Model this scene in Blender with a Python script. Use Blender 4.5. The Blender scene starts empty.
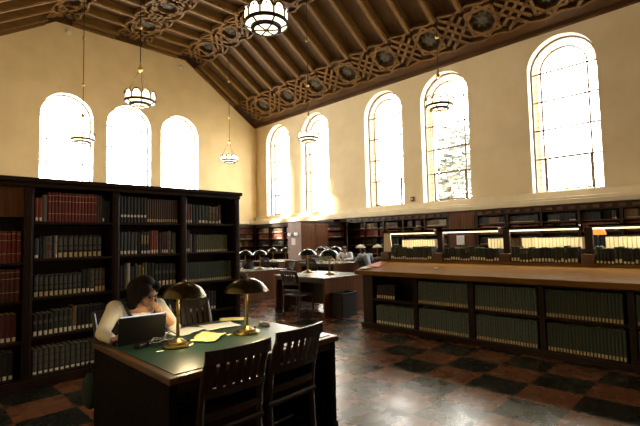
import bpy, math, random
from mathutils import Vector, Matrix
random.seed(7)
PI = math.pi
SC = bpy.context.scene
COL = SC.collection

# ------------------------------------------------------------------ materials
MATS = {}
def _nt(name):
    m = bpy.data.materials.new(name); m.use_nodes = True
    nt = m.node_tree; b = nt.nodes['Principled BSDF']
    return m, nt, b
def plain(name, col, rough=.5, metal=0., spec=.5, emit=None, estr=0.):
    if name in MATS: return MATS[name]
    m, nt, b = _nt(name)
    b.inputs['Base Color'].default_value = (*col, 1); b.inputs['Roughness'].default_value = rough
    b.inputs['Metallic'].default_value = metal; b.inputs['Specular IOR Level'].default_value = spec
    if emit:
        b.inputs['Emission Color'].default_value = (*emit, 1); b.inputs['Emission Strength'].default_value = estr
    MATS[name] = m; return m
def noisy(name, c1, c2, scale=(4, 4, 4), rough=.5, detail=4, rr=.12, bump=0., metal=0., spec=.5, lo=.35, hi=.65):
    if name in MATS: return MATS[name]
    m, nt, b = _nt(name); N = nt.nodes; L = nt.links
    tc = N.new('ShaderNodeTexCoord'); mp = N.new('ShaderNodeMapping'); mp.inputs['Scale'].default_value = scale
    nz = N.new('ShaderNodeTexNoise'); nz.inputs['Detail'].default_value = detail; nz.inputs['Scale'].default_value = 1
    L.new(tc.outputs['Object'], mp.inputs['Vector']); L.new(mp.outputs['Vector'], nz.inputs['Vector'])
    cr = N.new('ShaderNodeValToRGB'); cr.color_ramp.elements[0].color = (*c1, 1); cr.color_ramp.elements[1].color = (*c2, 1)
    cr.color_ramp.elements[0].position = lo; cr.color_ramp.elements[1].position = hi
    L.new(nz.outputs['Fac'], cr.inputs['Fac']); L.new(cr.outputs['Color'], b.inputs['Base Color'])
    mr = N.new('ShaderNodeMapRange'); mr.inputs['To Min'].default_value = rough - rr; mr.inputs['To Max'].default_value = rough + rr
    L.new(nz.outputs['Fac'], mr.inputs['Value']); L.new(mr.outputs['Result'], b.inputs['Roughness'])
    b.inputs['Metallic'].default_value = metal; b.inputs['Specular IOR Level'].default_value = spec
    if bump:
        bp = N.new('ShaderNodeBump'); bp.inputs['Strength'].default_value = bump; bp.inputs['Distance'].default_value = .01
        L.new(nz.outputs['Fac'], bp.inputs['Height']); L.new(bp.outputs['Normal'], b.inputs['Normal'])
    MATS[name] = m; return m

WOOD = noisy('dark_mahogany', (0.0120, 0.0046, 0.0022), (0.0270, 0.0103, 0.0048), (3, 30, 1.5), .38, spec=0.3)
WOODV = noisy('dark_mahogany_upright', (0.0120, 0.0046, 0.0022), (0.0276, 0.0103, 0.0048), (25, 25, 1.2), .40, spec=0.3)
WOODC = noisy('chair_mahogany', (0.0101, 0.0037, 0.0020), (0.0202, 0.0079, 0.0039), (20, 20, 2), .33)
WOODM = noisy('red_walnut', (0.0850, 0.0321, 0.0128), (0.1487, 0.0597, 0.0242), (22, 22, 1.4), .36, spec=0.25)
WOODL = noisy('oak_counter', (0.1822, 0.0851, 0.0201), (0.2732, 0.1354, 0.0335), (22, 1.6, 5), .68, spec=.1)
WOODBLK = noisy('block_walnut', (.09, .036, .015), (.14, .06, .025), (12, 3, 12), .45)
EDGE = noisy('desk_edge_wood', (0.0704, 0.0286, 0.0097), (0.1100, 0.0462, 0.0167), (6, 6, 6), .32)
LEATHER = noisy('green_leather', (0.0110, 0.0318, 0.0220), (0.0184, 0.0490, 0.0337), (60, 60, 60), .34, rr=.06, bump=.05)
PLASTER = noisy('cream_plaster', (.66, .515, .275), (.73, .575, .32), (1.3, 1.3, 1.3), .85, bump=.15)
PLASTERR = noisy('cream_plaster_sunny', (.72, .59, .36), (.78, .65, .42), (1.3, 1.3, 1.3), .85, bump=.15)  # paler copy for the right wall, brighter light put into its colour
REVEAL = noisy('white_reveal', (.82, .79, .70), (.86, .83, .74), (3, 3, 3), .8)
CREAM = noisy('cream_moulding', (.70, .60, .40), (.76, .66, .46), (3, 3, 3), .6)
CEILB = noisy('ceiling_boards', (0.0461, 0.0223, 0.0060), (0.0677, 0.0338, 0.0092), (1.5, 14, 6), .65, spec=0.15)
RAFT = noisy('rafter_wood', (0.1070, 0.0547, 0.0140), (0.1478, 0.0778, 0.0205), (2, 10, 10), .6, spec=0.15)
LATT = noisy('lattice_gilt_wood', (0.0950, 0.0468, 0.0120), (0.1343, 0.0672, 0.0180), (5, 5, 5), .55, spec=0.15)
LATB = noisy('lattice_back', (0.0168, 0.0078, 0.0036), (0.0270, 0.0132, 0.0060), (5, 5, 5), .7)
ROSE = noisy('rosette_painted', (0.0405, 0.0324, 0.0206), (0.0675, 0.0540, 0.0336), (9, 9, 9), .6, spec=0.15)
CORN = noisy('cornice_wood', (0.0524, 0.0226, 0.0068), (0.0787, 0.0350, 0.0103), (4, 1, 4), .6, spec=0.15)
BRASS = noisy('aged_brass', (.22, .16, .055), (.34, .25, .09), (30, 30, 30), .3, metal=1.)
BRONZE = noisy('olive_bronze', (0.0554, 0.0431, 0.0171), (0.0857, 0.0662, 0.0262), (20, 20, 20), .24, metal=.85, rr=.06)
DSHADE = noisy('dark_green_enamel', (.010, .016, .012), (.022, .03, .022), (20, 20, 20), .22, metal=.3, rr=.05)
IRON = plain('dark_iron', (.035, .022, .012), .5, .7)
GILT = plain('gilt', (.55, .38, .14), .35, .9)
BLACK = plain('black_plastic', (.004, .004, .0045), .5, spec=.25)
BLACKM = plain('black_rubber', (.012, .012, .013), .6)
SILVER = plain('silver_plastic', (.45, .47, .50), .35)
PAPERW = noisy('white_paper', (.74, .72, .66), (.80, .78, .72), (8, 8, 8), .8)
PAPERY = noisy('yellow_paper', (.74, .66, .20), (.82, .74, .28), (8, 8, 8), .8)
RED = noisy('red_folder', (.55, .10, .04), (.62, .13, .05), (8, 8, 8), .6)
PAGES = noisy('page_block', (.66, .58, .40), (.74, .66, .48), (80, 3, 3), .85)
WHITEL = plain('pale_label', (.80, .75, .62), .7)
GOLDL = plain('gold_label', (.56, .44, .22), .6)
SKIN = noisy('skin', (.40, .20, .105), (.46, .24, .13), (14, 14, 14), .5)
HAIRD = noisy('dark_hair', (.006, .004, .003), (.016, .009, .006), (60, 60, 6), .7, spec=.15)
CREAMCLOTH = noisy('cream_knit', (.72, .66, .54), (.80, .74, .62), (90, 90, 90), .9, bump=.2)
DARKCLOTH = noisy('black_cloth', (.008, .008, .009), (.016, .015, .016), (60, 60, 60), .85)
TUBE = plain('lit_tube', (.9, .85, .6), .4, emit=(1., .88, .58), estr=2.2)
LAMPGLASS = plain('lit_opal_glass', (.9, .85, .7), .4, emit=(1., .84, .55), estr=2.6)
SHADEIN = plain('shade_lining', (.72, .66, .46), .6)
PALESHADE = plain('pale_shade', (.62, .58, .44), .4)
GREENGLASS = plain('green_glass_shade', (.22, .30, .09), .3)
CORDM = plain('cord_grey', (.03, .03, .03), .4)

def floor_mat():
    m, nt, b = _nt('checker_tiles'); N = nt.nodes; L = nt.links
    geo = N.new('ShaderNodeNewGeometry')
    mp = N.new('ShaderNodeMapping'); mp.vector_type = 'TEXTURE'
    mp.inputs['Location'].default_value = (4.08, 2.55, 0.13)
    L.new(geo.outputs['Position'], mp.inputs['Vector'])
    ck = N.new('ShaderNodeTexChecker'); ck.inputs['Scale'].default_value = 1 / .475
    ck.inputs['Color1'].default_value = (1, 1, 1, 1); ck.inputs['Color2'].default_value = (0, 0, 0, 1)
    L.new(mp.outputs['Vector'], ck.inputs['Vector'])
    nz = N.new('ShaderNodeTexNoise'); nz.inputs['Scale'].default_value = 2.6; nz.inputs['Detail'].default_value = 8
    L.new(geo.outputs['Position'], nz.inputs['Vector'])
    def ramp(a, c):
        r = N.new('ShaderNodeValToRGB'); r.color_ramp.elements[0].color = (*a, 1); r.color_ramp.elements[1].color = (*c, 1)
        r.color_ramp.elements[0].position = .3; r.color_ramp.elements[1].position = .7
        L.new(nz.outputs['Fac'], r.inputs['Fac']); return r
    dk = ramp((.012, .0135, .010), (.019, .020, .015)); rd = ramp((.165, .062, .027), (.20, .080, .037))
    mx = N.new('ShaderNodeMixRGB'); L.new(ck.outputs['Fac'], mx.inputs['Fac'])
    L.new(rd.outputs['Color'], mx.inputs['Color1']); L.new(dk.outputs['Color'], mx.inputs['Color2'])
    L.new(mx.outputs['Color'], b.inputs['Base Color'])
    n2 = N.new('ShaderNodeTexNoise'); n2.inputs['Scale'].default_value = 5; n2.inputs['Detail'].default_value = 6
    L.new(geo.outputs['Position'], n2.inputs['Vector'])
    mr = N.new('ShaderNodeMapRange'); mr.inputs['From Min'].default_value = .3; mr.inputs['From Max'].default_value = .7
    mr.inputs['To Min'].default_value = .22; mr.inputs['To Max'].default_value = .33
    L.new(n2.outputs['Fac'], mr.inputs['Value']); L.new(mr.outputs['Result'], b.inputs['Roughness'])
    bp = N.new('ShaderNodeBump'); bp.inputs['Strength'].default_value = .02; bp.inputs['Distance'].default_value = .02
    L.new(n2.outputs['Fac'], bp.inputs['Height']); L.new(bp.outputs['Normal'], b.inputs['Normal'])
    return m
FLOORM = floor_mat()
def glass_mat():
    m = bpy.data.materials.new('window_glass'); m.use_nodes = True; nt = m.node_tree; N = nt.nodes; L = nt.links
    N.remove(N['Principled BSDF']); out = N['Material Output']
    t = N.new('ShaderNodeBsdfTransparent'); t.inputs['Color'].default_value = (.97, .97, .95, 1)
    g = N.new('ShaderNodeBsdfGlossy'); g.inputs['Roughness'].default_value = .05
    mx = N.new('ShaderNodeMixShader'); mx.inputs['Fac'].default_value = .06
    L.new(t.outputs[0], mx.inputs[1]); L.new(g.outputs[0], mx.inputs[2]); L.new(mx.outputs[0], out.inputs['Surface'])
    return m
GLASS = glass_mat()
LEAD = plain('window_lead', (.17, .13, .085), .6)
TINTB = noisy('amber_border_glass', (.50, .30, .16), (.72, .52, .34), (9, 9, 9), .3)

# ------------------------------------------------------------------ mesh builder
class MB:
    def __init__(s): s.v = []; s.f = []; s.m = []
    def _add(s, vs, fs, mat=0, M=None):
        o = len(s.v)
        s.v += [tuple(M @ Vector(p)) for p in vs] if M is not None else [tuple(p) for p in vs]
        s.f += [[o + i for i in f] for f in fs]; s.m += [mat] * len(fs); return s
    def box(s, x0, x1, y0, y1, z0, z1, mat=0, M=None):
        vs = [(x0, y0, z0), (x1, y0, z0), (x1, y1, z0), (x0, y1, z0), (x0, y0, z1), (x1, y0, z1), (x1, y1, z1), (x0, y1, z1)]
        return s._add(vs, [(0, 3, 2, 1), (4, 5, 6, 7), (0, 1, 5, 4), (1, 2, 6, 5), (2, 3, 7, 6), (3, 0, 4, 7)], mat, M)
    def bar(s, p, q, w, h, up=(0, 0, 1), mat=0):
        p = Vector(p); q = Vector(q); d = (q - p).normalized(); u = Vector(up)
        sd = d.cross(u)
        if sd.length < 1e-5: sd = d.cross(Vector((1, 0, 0)))
        sd.normalize(); u = sd.cross(d).normalized()
        vs = []
        for c in (p, q):
            for a, b in ((-1, -1), (1, -1), (1, 1), (-1, 1)): vs.append(c + sd * (a * w / 2) + u * (b * h / 2))
        return s._add(vs, [(3, 2, 1, 0), (4, 5, 6, 7), (0, 1, 5, 4), (1, 2, 6, 5), (2, 3, 7, 6), (3, 0, 4, 7)], mat)
    def tube(s, pts, r, n=8, mat=0, caps=True):
        pts = [Vector(p) for p in pts]; rs = r if isinstance(r, (list, tuple)) else [r] * len(pts)
        vs = []; fs = []; ref = None
        for i, p in enumerate(pts):
            d = (pts[min(i + 1, len(pts) - 1)] - pts[max(i - 1, 0)]).normalized()
            if ref is None: ref = Vector((0, 0, 1)) if abs(d.z) < .9 else Vector((1, 0, 0))
            a = d.cross(ref).normalized(); b = a.cross(d).normalized(); ref = b
            for k in range(n):
                t = 2 * PI * k / n; vs.append(p + a * (math.cos(t) * rs[i]) + b * (math.sin(t) * rs[i]))
        for i in range(len(pts) - 1):
            for k in range(n):
                k2 = (k + 1) % n; fs.append((i * n + k, (i + 1) * n + k, (i + 1) * n + k2, i * n + k2))
        if caps: fs.append(tuple(range(n))); fs.append(tuple(reversed(range((len(pts) - 1) * n, len(pts) * n))))
        return s._add(vs, fs, mat)
    def lathe(s, prof, c=(0, 0, 0), n=24, mat=0, M=None):
        vs = []; fs = []
        for r, z in prof:
            for k in range(n):
                t = 2 * PI * k / n; vs.append((c[0] + r * math.cos(t), c[1] + r * math.sin(t), c[2] + z))
        for i in range(len(prof) - 1):
            for k in range(n):
                k2 = (k + 1) % n; fs.append((i * n + k, i * n + k2, (i + 1) * n + k2, (i + 1) * n + k))
        return s._add(vs, fs, mat, M)
    def prism(s, poly, h0, h1, M, mat=0):
        n = len(poly); vs = [(a, b, h0) for a, b in poly] + [(a, b, h1) for a, b in poly]
        fs = [tuple(reversed(range(n))), tuple(range(n, 2 * n))] + [(i, (i + 1) % n, n + (i + 1) % n, n + i) for i in range(n)]
        return s._add(vs, fs, mat, M)
    def ell(s, c, r, n=12, mat=0, M=None):
        vs = []; fs = []; k = n // 2; R = M if M is not None else Matrix.Identity(3)
        c = Vector(c)
        for i in range(k + 1):
            ph = PI * i / k
            for j in range(n):
                th = 2 * PI * j / n
                vs.append(c + R @ Vector((r[0] * math.sin(ph) * math.cos(th), r[1] * math.sin(ph) * math.sin(th), r[2] * math.cos(ph))))
        for i in range(k):
            for j in range(n):
                j2 = (j + 1) % n; fs.append((i * n + j, (i + 1) * n + j, (i + 1) * n + j2, i * n + j2))
        return s._add(vs, fs, mat)
    def cap(s, p, q, r1, r2, n=12):
        p = Vector(p); q = Vector(q); d = q - p; L = d.length
        s.ell(p, (r1,) * 3, n); s.ell(q, (r2,) * 3, n)
        return s.tube([p + d * t for t in (0, .33, .67, 1)], [r1 + (r2 - r1) * t for t in (0, .33, .67, 1)], n)
    def limb(s, pts, rs, n=12):
        for i in range(len(pts) - 1): s.cap(pts[i], pts[i + 1], rs[i], rs[i + 1], n)
        return s
    def mesh(s, name, mats, smooth=False):
        me = bpy.data.meshes.new(name); me.from_pydata(s.v, [], s.f)
        for m in (mats if isinstance(mats, (list, tuple)) else [mats]): me.materials.append(m)
        if any(s.m): me.polygons.foreach_set('material_index', s.m)
        me.update()
        if smooth:
            me.shade_smooth(); me.set_sharp_from_angle(angle=math.radians(40))
        return me
    def build(s, name, mats, parent=None, smooth=False, bevel=0, loc=None):
        o = bpy.data.objects.new(name, s.mesh(name, mats, smooth)); COL.objects.link(o)
        if parent: o.parent = parent
        if loc: o.location = loc
        if bevel:
            b = o.modifiers.new('edge', 'BEVEL'); b.width = bevel; b.segments = 2; b.limit_method = 'ANGLE'
        return o
def tag(o, label=None, cat=None, group=None, kind=None):
    if label: o['label'] = label
    if cat: o['category'] = cat
    if group: o['group'] = group
    if kind: o['kind'] = kind
    return o
def thing(name, label, cat, loc=(0, 0, 0), rz=0, group=None):
    o = bpy.data.objects.new(name, None); COL.objects.link(o); o.empty_display_size = .1
    o.location = loc; o.rotation_euler = (0, 0, rz); return tag(o, label, cat, group)
def struct_root(name):
    o = bpy.data.objects.new(name, None); COL.objects.link(o); o['kind'] = 'structure'; return o
def dup(root, label, loc, rz=0, group=None, scale=None):
    def rec(o, par):
        c = o.copy(); COL.objects.link(c); c.parent = par
        for ch in list(o.children): rec(ch, c)
        return c
    r = rec(root, None); r.location = loc; r.rotation_euler = (0, 0, rz); r['label'] = label
    if scale: r.scale = (scale,) * 3
    if group: r['group'] = group
    elif 'group' in r: del r['group']
    return r
def soften(o, voxel, it=4):
    r = o.modifiers.new('r', 'REMESH'); r.mode = 'VOXEL'; r.voxel_size = voxel; r.use_smooth_shade = True
    sm = o.modifiers.new('s', 'SMOOTH'); sm.factor = .5; sm.iterations = it
    dg = bpy.context.evaluated_depsgraph_get(); me = bpy.data.meshes.new_from_object(o.evaluated_get(dg))
    mats = [m for m in o.data.materials]; o.modifiers.clear(); o.data = me
    if not me.materials:
        for m in mats: me.materials.append(m)
    me.shade_smooth(); return o

# ------------------------------------------------------------------ room shell
XR, YB, XL, YF = 14.17, 19.04, -1.3, -2.5
ZE, ZT = 7.99, 10.71
XF1, XF2 = 9.99, 4.27
PROF = [(XR, ZE), (XF1, ZT), (XF2, ZT), (XL, ZT - (XF2 - XL) * (ZT - ZE) / (XR - XF1))]
def zceil(x):
    for (a, za), (b, zb) in zip(PROF, PROF[1:]):
        if b - 1e-6 <= x <= a + 1e-6: return za + (zb - za) * (x - a) / (b - a)
    return PROF[-1][1]
tag(MB().box(XL - .3, XR + .3, YF - .3, YB + .3, -.15, 0).build('floor', FLOORM), kind='structure')

ZW0, ZW1, HW = 2.80, 7.61, .95          # window bottom, apex, half width
ZS = ZW1 - HW                           # spring line
REV = .32
RW = [17.19, 14.39, 10.34, 7.56, 3.645, .62]     # window centres on the right wall; the last unseen, added for light
BW = [4.79, 7.235, 9.63]                         # on the back wall
NA = 20
def arch(c):
    return [(c - HW, ZW0)] + [(c - HW * math.cos(PI * k / NA), ZS + HW * math.sin(PI * k / NA)) for k in range(NA + 1)] + [(c + HW, ZW0)]
def wall_with_windows(name, cs, u0, u1, top, P, folds, mat, flip):
    # P maps (u, z, depth) to a point; depth grows outward
    mb = MB()
    def quad(a, b, c, d):
        q = [P(*a, 0), P(*b, 0), P(*c, 0), P(*d, 0)]
        mb._add(q, [(0, 1, 2, 3)] if not flip else [(3, 2, 1, 0)])
    cs = sorted(cs); us = sorted(set([u0, u1] + folds + [c - HW for c in cs] + [c + HW for c in cs]))
    for a, b in zip(us, us[1:]):
        w = [c for c in cs if abs((a + b) / 2 - c) < HW]
        if not w: quad((a, 0), (b, 0), (b, top(b)), (a, top(a)))
        else:
            quad((a, 0), (b, 0), (b, ZW0), (a, ZW0))
            c = w[0]
            A = [p for p in arch(c)[1:-1] if a - 1e-6 <= p[0] <= b + 1e-6]
            ins = lambda u: (u, ZS + math.sqrt(max(0, HW * HW - (u - c) ** 2)))
            if A[0][0] > a + 1e-5: A = [ins(a)] + A
            if A[-1][0] < b - 1e-5: A = A + [ins(b)]
            for p, q in zip(A, A[1:]): quad(p, q, (q[0], top(q[0])), (p[0], top(p[0])))
    for c in cs:
        A = arch(c)
        for p, q in zip(A, A[1:] + A[:1]):
            v = [P(*p, 0), P(*q, 0), P(*q, REV + .12), P(*p, REV + .12)]
            mb._add(v, [(0, 1, 2, 3)], 1)
    return tag(mb.build(name, [mat, REVEAL]), kind='structure')
PR = lambda u, z, d: (XR + d, u, z)
PB = lambda u, z, d: (u, YB + d, z)
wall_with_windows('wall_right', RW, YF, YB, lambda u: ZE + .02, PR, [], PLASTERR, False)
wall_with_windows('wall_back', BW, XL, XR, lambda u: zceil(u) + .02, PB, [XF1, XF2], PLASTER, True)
tag(MB().box(XL - .1, XL, YF, YB, 0, 7.4).build('wall_left', PLASTER), kind='structure')
mbf = MB()
for (a, za), (b, zb) in zip(PROF, PROF[1:]): mbf._add([(a, YF, 0), (b, YF, 0), (b, YF, zb), (a, YF, za)], [(0, 1, 2, 3)])
tag(mbf.build('wall_front', noisy('unseen_wall_brown', (.13, .085, .045), (.17, .115, .06), (2, 2, 1), .6)), kind='structure')  # unseen wall behind the camera, browned to cut fill light on the foreground

def window(n, c, P, border=TINTB):
    root = struct_root('window_%d' % n)
    fr = MB(); D = REV
    def ring(hw0, hw1, z0a, z0b, d0, d1, mat, mb, base=True):
        def out(hw, z0): return [(c - hw, z0)] + [(c - hw * math.cos(PI * k / NA), ZS + hw * math.sin(PI * k / NA)) for k in range(NA + 1)] + [(c + hw, z0)]
        A = out(hw0, z0a); B = out(hw1, z0b); m = len(A); rng = range(m) if base else range(m - 1)
        vs = [P(*p, d0) for p in A] + [P(*p, d0) for p in B] + [P(*p, d1) for p in A] + [P(*p, d1) for p in B]
        fs = []
        for i in rng:
            j = (i + 1) % m
            fs += [(i, j, m + j, m + i), (2 * m + j, 2 * m + i, 3 * m + i, 3 * m + j), (m + i, m + j, 3 * m + j, 3 * m + i), (i, 2 * m + i, 2 * m + j, j)]
        mb._add(vs, fs, mat)
    ring(HW, HW - .05, ZW0, ZW0 + .05, D - .03, D + .05, 0, fr)
    fr.build('frame', LEAD, root)
    ld = MB(); hi = HW - .30; t = .024
    ring(hi + t, hi - t, ZW0 + .05, ZW0 + .05, D, D + .03, 0, ld, False)
    zs = [ZW0 + .16 + .92 * k for k in range(1, 5)]
    for z in zs:
        a = P(c - HW + .04, z - .026, D); b = P(c + HW - .04, z + .026, D + .03)
        ld.box(min(a[0], b[0]), max(a[0], b[0]), min(a[1], b[1]), max(a[1], b[1]), a[2], b[2])
    for k in range(1, 18):                        # border panes, both sides
        z = ZW0 + .05 + k * .23
        if z > ZS: break
        for sgn in (-1, 1):
            a = P(c + sgn * hi, z - .008, D + .01); b = P(c + sgn * (HW - .04), z + .008, D + .02)
            ld.box(min(a[0], b[0]), max(a[0], b[0]), min(a[1], b[1]), max(a[1], b[1]), a[2], b[2])
    for k in range(1, 14):
        t_ = PI * k / 14
        p = Vector(P(c - hi * math.cos(t_), ZS + hi * math.sin(t_), D + .015)); q = Vector(P(c - (HW - .05) * math.cos(t_), ZS + (HW - .05) * math.sin(t_), D + .015))
        ld.bar(p, q, .016, .012, Vector(P(0, 0, 1)) - Vector(P(0, 0, 0)))
    ld.build('leading', LEAD, root)
    sa = MB(); z0, z1 = ZW0 + .06, zs[0]
    for (u0, u1, a0, a1) in ((c - hi, c + hi, z1 - .03, z1 + .03), (c - hi, c + hi, z0, z0 + .05), (c - hi, c - hi + .06, z0, z1), (c + hi - .06, c + hi, z0, z1)):
        a = P(u0, a0, D - .02); b = P(u1, a1, D + .04)
        sa.box(min(a[0], b[0]), max(a[0], b[0]), min(a[1], b[1]), max(a[1], b[1]), a0, a1)
    sa.build('hopper_sash', LEAD, root)
    gl = MB(); A = arch(c); gl._add([P(*p, D + .035) for p in A], [tuple(range(len(A)))])
    gl.build('pane', GLASS, root)
    return root
for i, c in enumerate(RW): window(i + 1, c, PR)
for i, c in enumerate(BW): window(i + 7, c, PB)
# brick reveals of the outer wall, glimpsed through the glass
BRICK = noisy('outer_brick', (.62, .44, .33), (.80, .66, .54), (3, 3, 14), .9)
for i, c in enumerate(RW):
    mb = MB(); A = arch(c)
    pts = [(c + HW - .13, ZW0)] + [(c + (HW - .13) * math.cos(PI * k / NA), ZS + (HW - .13) * math.sin(PI * k / NA)) for k in range(NA + 1)]
    pto = [(c + HW + .1, ZW0)] + [(c + (HW + .1) * math.cos(PI * k / NA), ZS + (HW + .1) * math.sin(PI * k / NA)) for k in range(NA + 1)]
    for a, b, e, f in zip(pts, pts[1:], pto, pto[1:]):
        mb._add([PR(*a, .55), PR(*b, .55), PR(*f, .55), PR(*e, .55)], [(0, 1, 2, 3)])
        mb._add([PR(*a, .55), PR(*b, .55), PR(*b, .85), PR(*a, .85)], [(0, 1, 2, 3)])
    tag(mb.build('trim_%d' % (i + 10), BRICK), kind='structure')

# sill ledge above the right-hand shelves and ledge on the back wall
tag(MB().box(13.60, XR, YF, YB, 2.35, 2.50).box(13.68, XR, YF, YB, 2.50, 2.58).box(XR - .1, XR, YF, YB, 2.58, ZW0 - .01).build('trim_1', CREAM, bevel=.02), kind='structure')
tag(MB().box(XL, XR - .6, YB - .16, YB, 2.38, 2.52).build('trim_2', CREAM, bevel=.02), kind='structure')

# ------------------------------------------------------------------ ceiling
ceil = MB()
for (a, za), (b, zb) in zip(PROF, PROF[1:]): ceil._add([(a, YF, za), (b, YF, zb), (b, YB, zb), (a, YB, za)], [(0, 1, 2, 3)])
CE = tag(ceil.build('ceiling', CEILB), kind='structure')
SL = math.hypot(XR - XF1, ZT - ZE)            # slope length
FL = XF1 - XF2
def cp(s, y, d=0.):
    """point on the ceiling profile: s from the right eave, d below the surface"""
    if s <= SL: t = s / SL; x = XR + (XF1 - XR) * t; z = ZE + (ZT - ZE) * t; n = Vector((-(ZT - ZE), 0, -(XR - XF1))).normalized()
    elif s <= SL + FL: x = XF1 - (s - SL); z = ZT; n = Vector((0, 0, -1))
    else:
        t = (s - SL - FL) / SL; x = XF2 - (XR - XF1) * t; z = ZT - (ZT - ZE) * t; n = Vector((ZT - ZE, 0, -(XR - XF1))).normalized()
    return Vector((x, y, z)) + n * d
ROSY = [7.45 + 1.92 * k for k in range(-5, 7)]
RAFY = sorted([y + o for y in ROSY for o in (-.48, .48)])
RAFY = [y for y in RAFY if YF < y < YB - .1] + [YB - .12]
BH = .70
bands = [(.38 + BH, 'eave'), (SL, 'fold'), (SL + FL / 2, 'mid'), (SL + FL, 'fold2')]
spans = [(.38 + 2 * BH, SL - BH), (SL + BH, SL + FL / 2 - BH), (SL + FL / 2 + BH, SL + FL - BH), (SL + FL + BH, SL + FL + SL - .4)]
for y in RAFY:
    for a, b in spans:
        rb = MB(); rb.bar(cp(a - .1, y, .13), cp(b + .1, y, .13), .20, .26, cp((a + b) / 2, y, 1) - cp((a + b) / 2, y, 0))
        rb.bar(cp(a - .1, y, .27), cp(b + .1, y, .27), .12, .04, cp((a + b) / 2, y, 1) - cp((a + b) / 2, y, 0))
        rb.build('rafter', RAFT, CE)
def lattice(s0):
    back = MB(); lat = MB()
    def P(u, v, d): return cp(s0 + v, u, d)
    for a, b in ((-BH, 0), (0, BH)):
        back._add([P(YF, a, .05), P(YF, b, .05), P(YB, b, .05), P(YB, a, .05)], [(0, 1, 2, 3)])
    def seg(u0, v0, u1, v1, w=.10, d=.17):
        parts = [(u0, v0, u1, v1)]
        if v0 * v1 < 0 and abs(v0 - v1) > 1e-6:
            t = v0 / (v0 - v1); um = u0 + (u1 - u0) * t; parts = [(u0, v0, um, 0), (um, 0, u1, v1)]
        for a, b, c, e in parts:
            if min(a, c) < YF or max(a, c) > YB: continue
            m = (b + e) / 2
            lat.bar(P(a, b, d), P(c, e, d), w, .16, P((a + c) / 2, m, 1) - P((a + c) / 2, m, 0))
    for k, y in enumerate(ROSY):
        if y > YB - .4: continue
        R = .60
        for q in range(8):                                 # eight-pointed interlaced star
            t0 = PI / 4 * q + PI / 8 * 0; t1 = t0 + PI / 2
            seg(y + R * math.cos(t0), R * math.sin(t0), y + R * math.cos(t1), R * math.sin(t1))
        yc = y + .96
        for o in (-.36, 0, .36):                           # woven diagonals between the stars
            for sg in (-1, 1):
                L = .42 if o else .56
                mu, mv = yc + o / 2 * 1.0, -sg * o / 2
                seg(mu - L * .75, mv - sg * L * .75, mu + L * .75, mv + sg * L * .75)
        for sg in (-1, 1):
            for o in (-.30, .30):
                seg(yc + o - .0, sg * .62, yc + o * .1, sg * .36)
        rz = MB()
        pts = []
        for q in range(16):
            r = .36 if q % 2 == 0 else .25
            pts.append((r * math.cos(PI / 8 * q), r * math.sin(PI / 8 * q)))
        ring = [P(y + a, b, .11) for a, b in pts]; ring2 = [P(y + a * .5, b * .5, .17) for a, b in pts]
        ctr = [P(y, 0, .15)]
        rz._add(ring + ring2 + ctr, [(i, (i + 1) % 16, 16 + (i + 1) % 16, 16 + i) for i in range(16)] + [(16 + i, 16 + (i + 1) % 16, 32) for i in range(16)])
        rz.build('rosette', ROSE, CE)
    for v in (-BH, BH):
        n = int((YB - YF) / .48)
        for i in range(n):
            u0 = ROSY[0] + .24 + i * .48 - .96
            z0 = v - math.copysign(.10 if i % 2 else 0, v); z1 = v - math.copysign(0 if i % 2 else .10, v)
            seg(u0, z0, u0 + .48, z1, .07)
    back.build('lattice_backing', LATB, CE); lat.build('lattice_band', LATT, CE)
for s0, _ in bands: lattice(s0)
# eave cornice along the right wall and border strip along the gable
tag(MB().bar(cp(.19, YF, .07), cp(.19, YB, .07), .40, .16, cp(.19, 0, 1) - cp(.19, 0, 0)).box(XR - .14, XR, YF, YB, ZE - .22, ZE + .05).build('trim_3', CORN), kind='structure')
gb = MB()
for a, b in ((0, SL), (SL, SL + FL), (SL + FL, SL + FL + SL)):
    gb.bar(cp(a, YB - .04, .12), cp(b, YB - .04, .12), .08, .28, cp((a + b) / 2, 0, 1) - cp((a + b) / 2, 0, 0))
tag(gb.build('trim_4', CORN), kind='structure')

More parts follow.
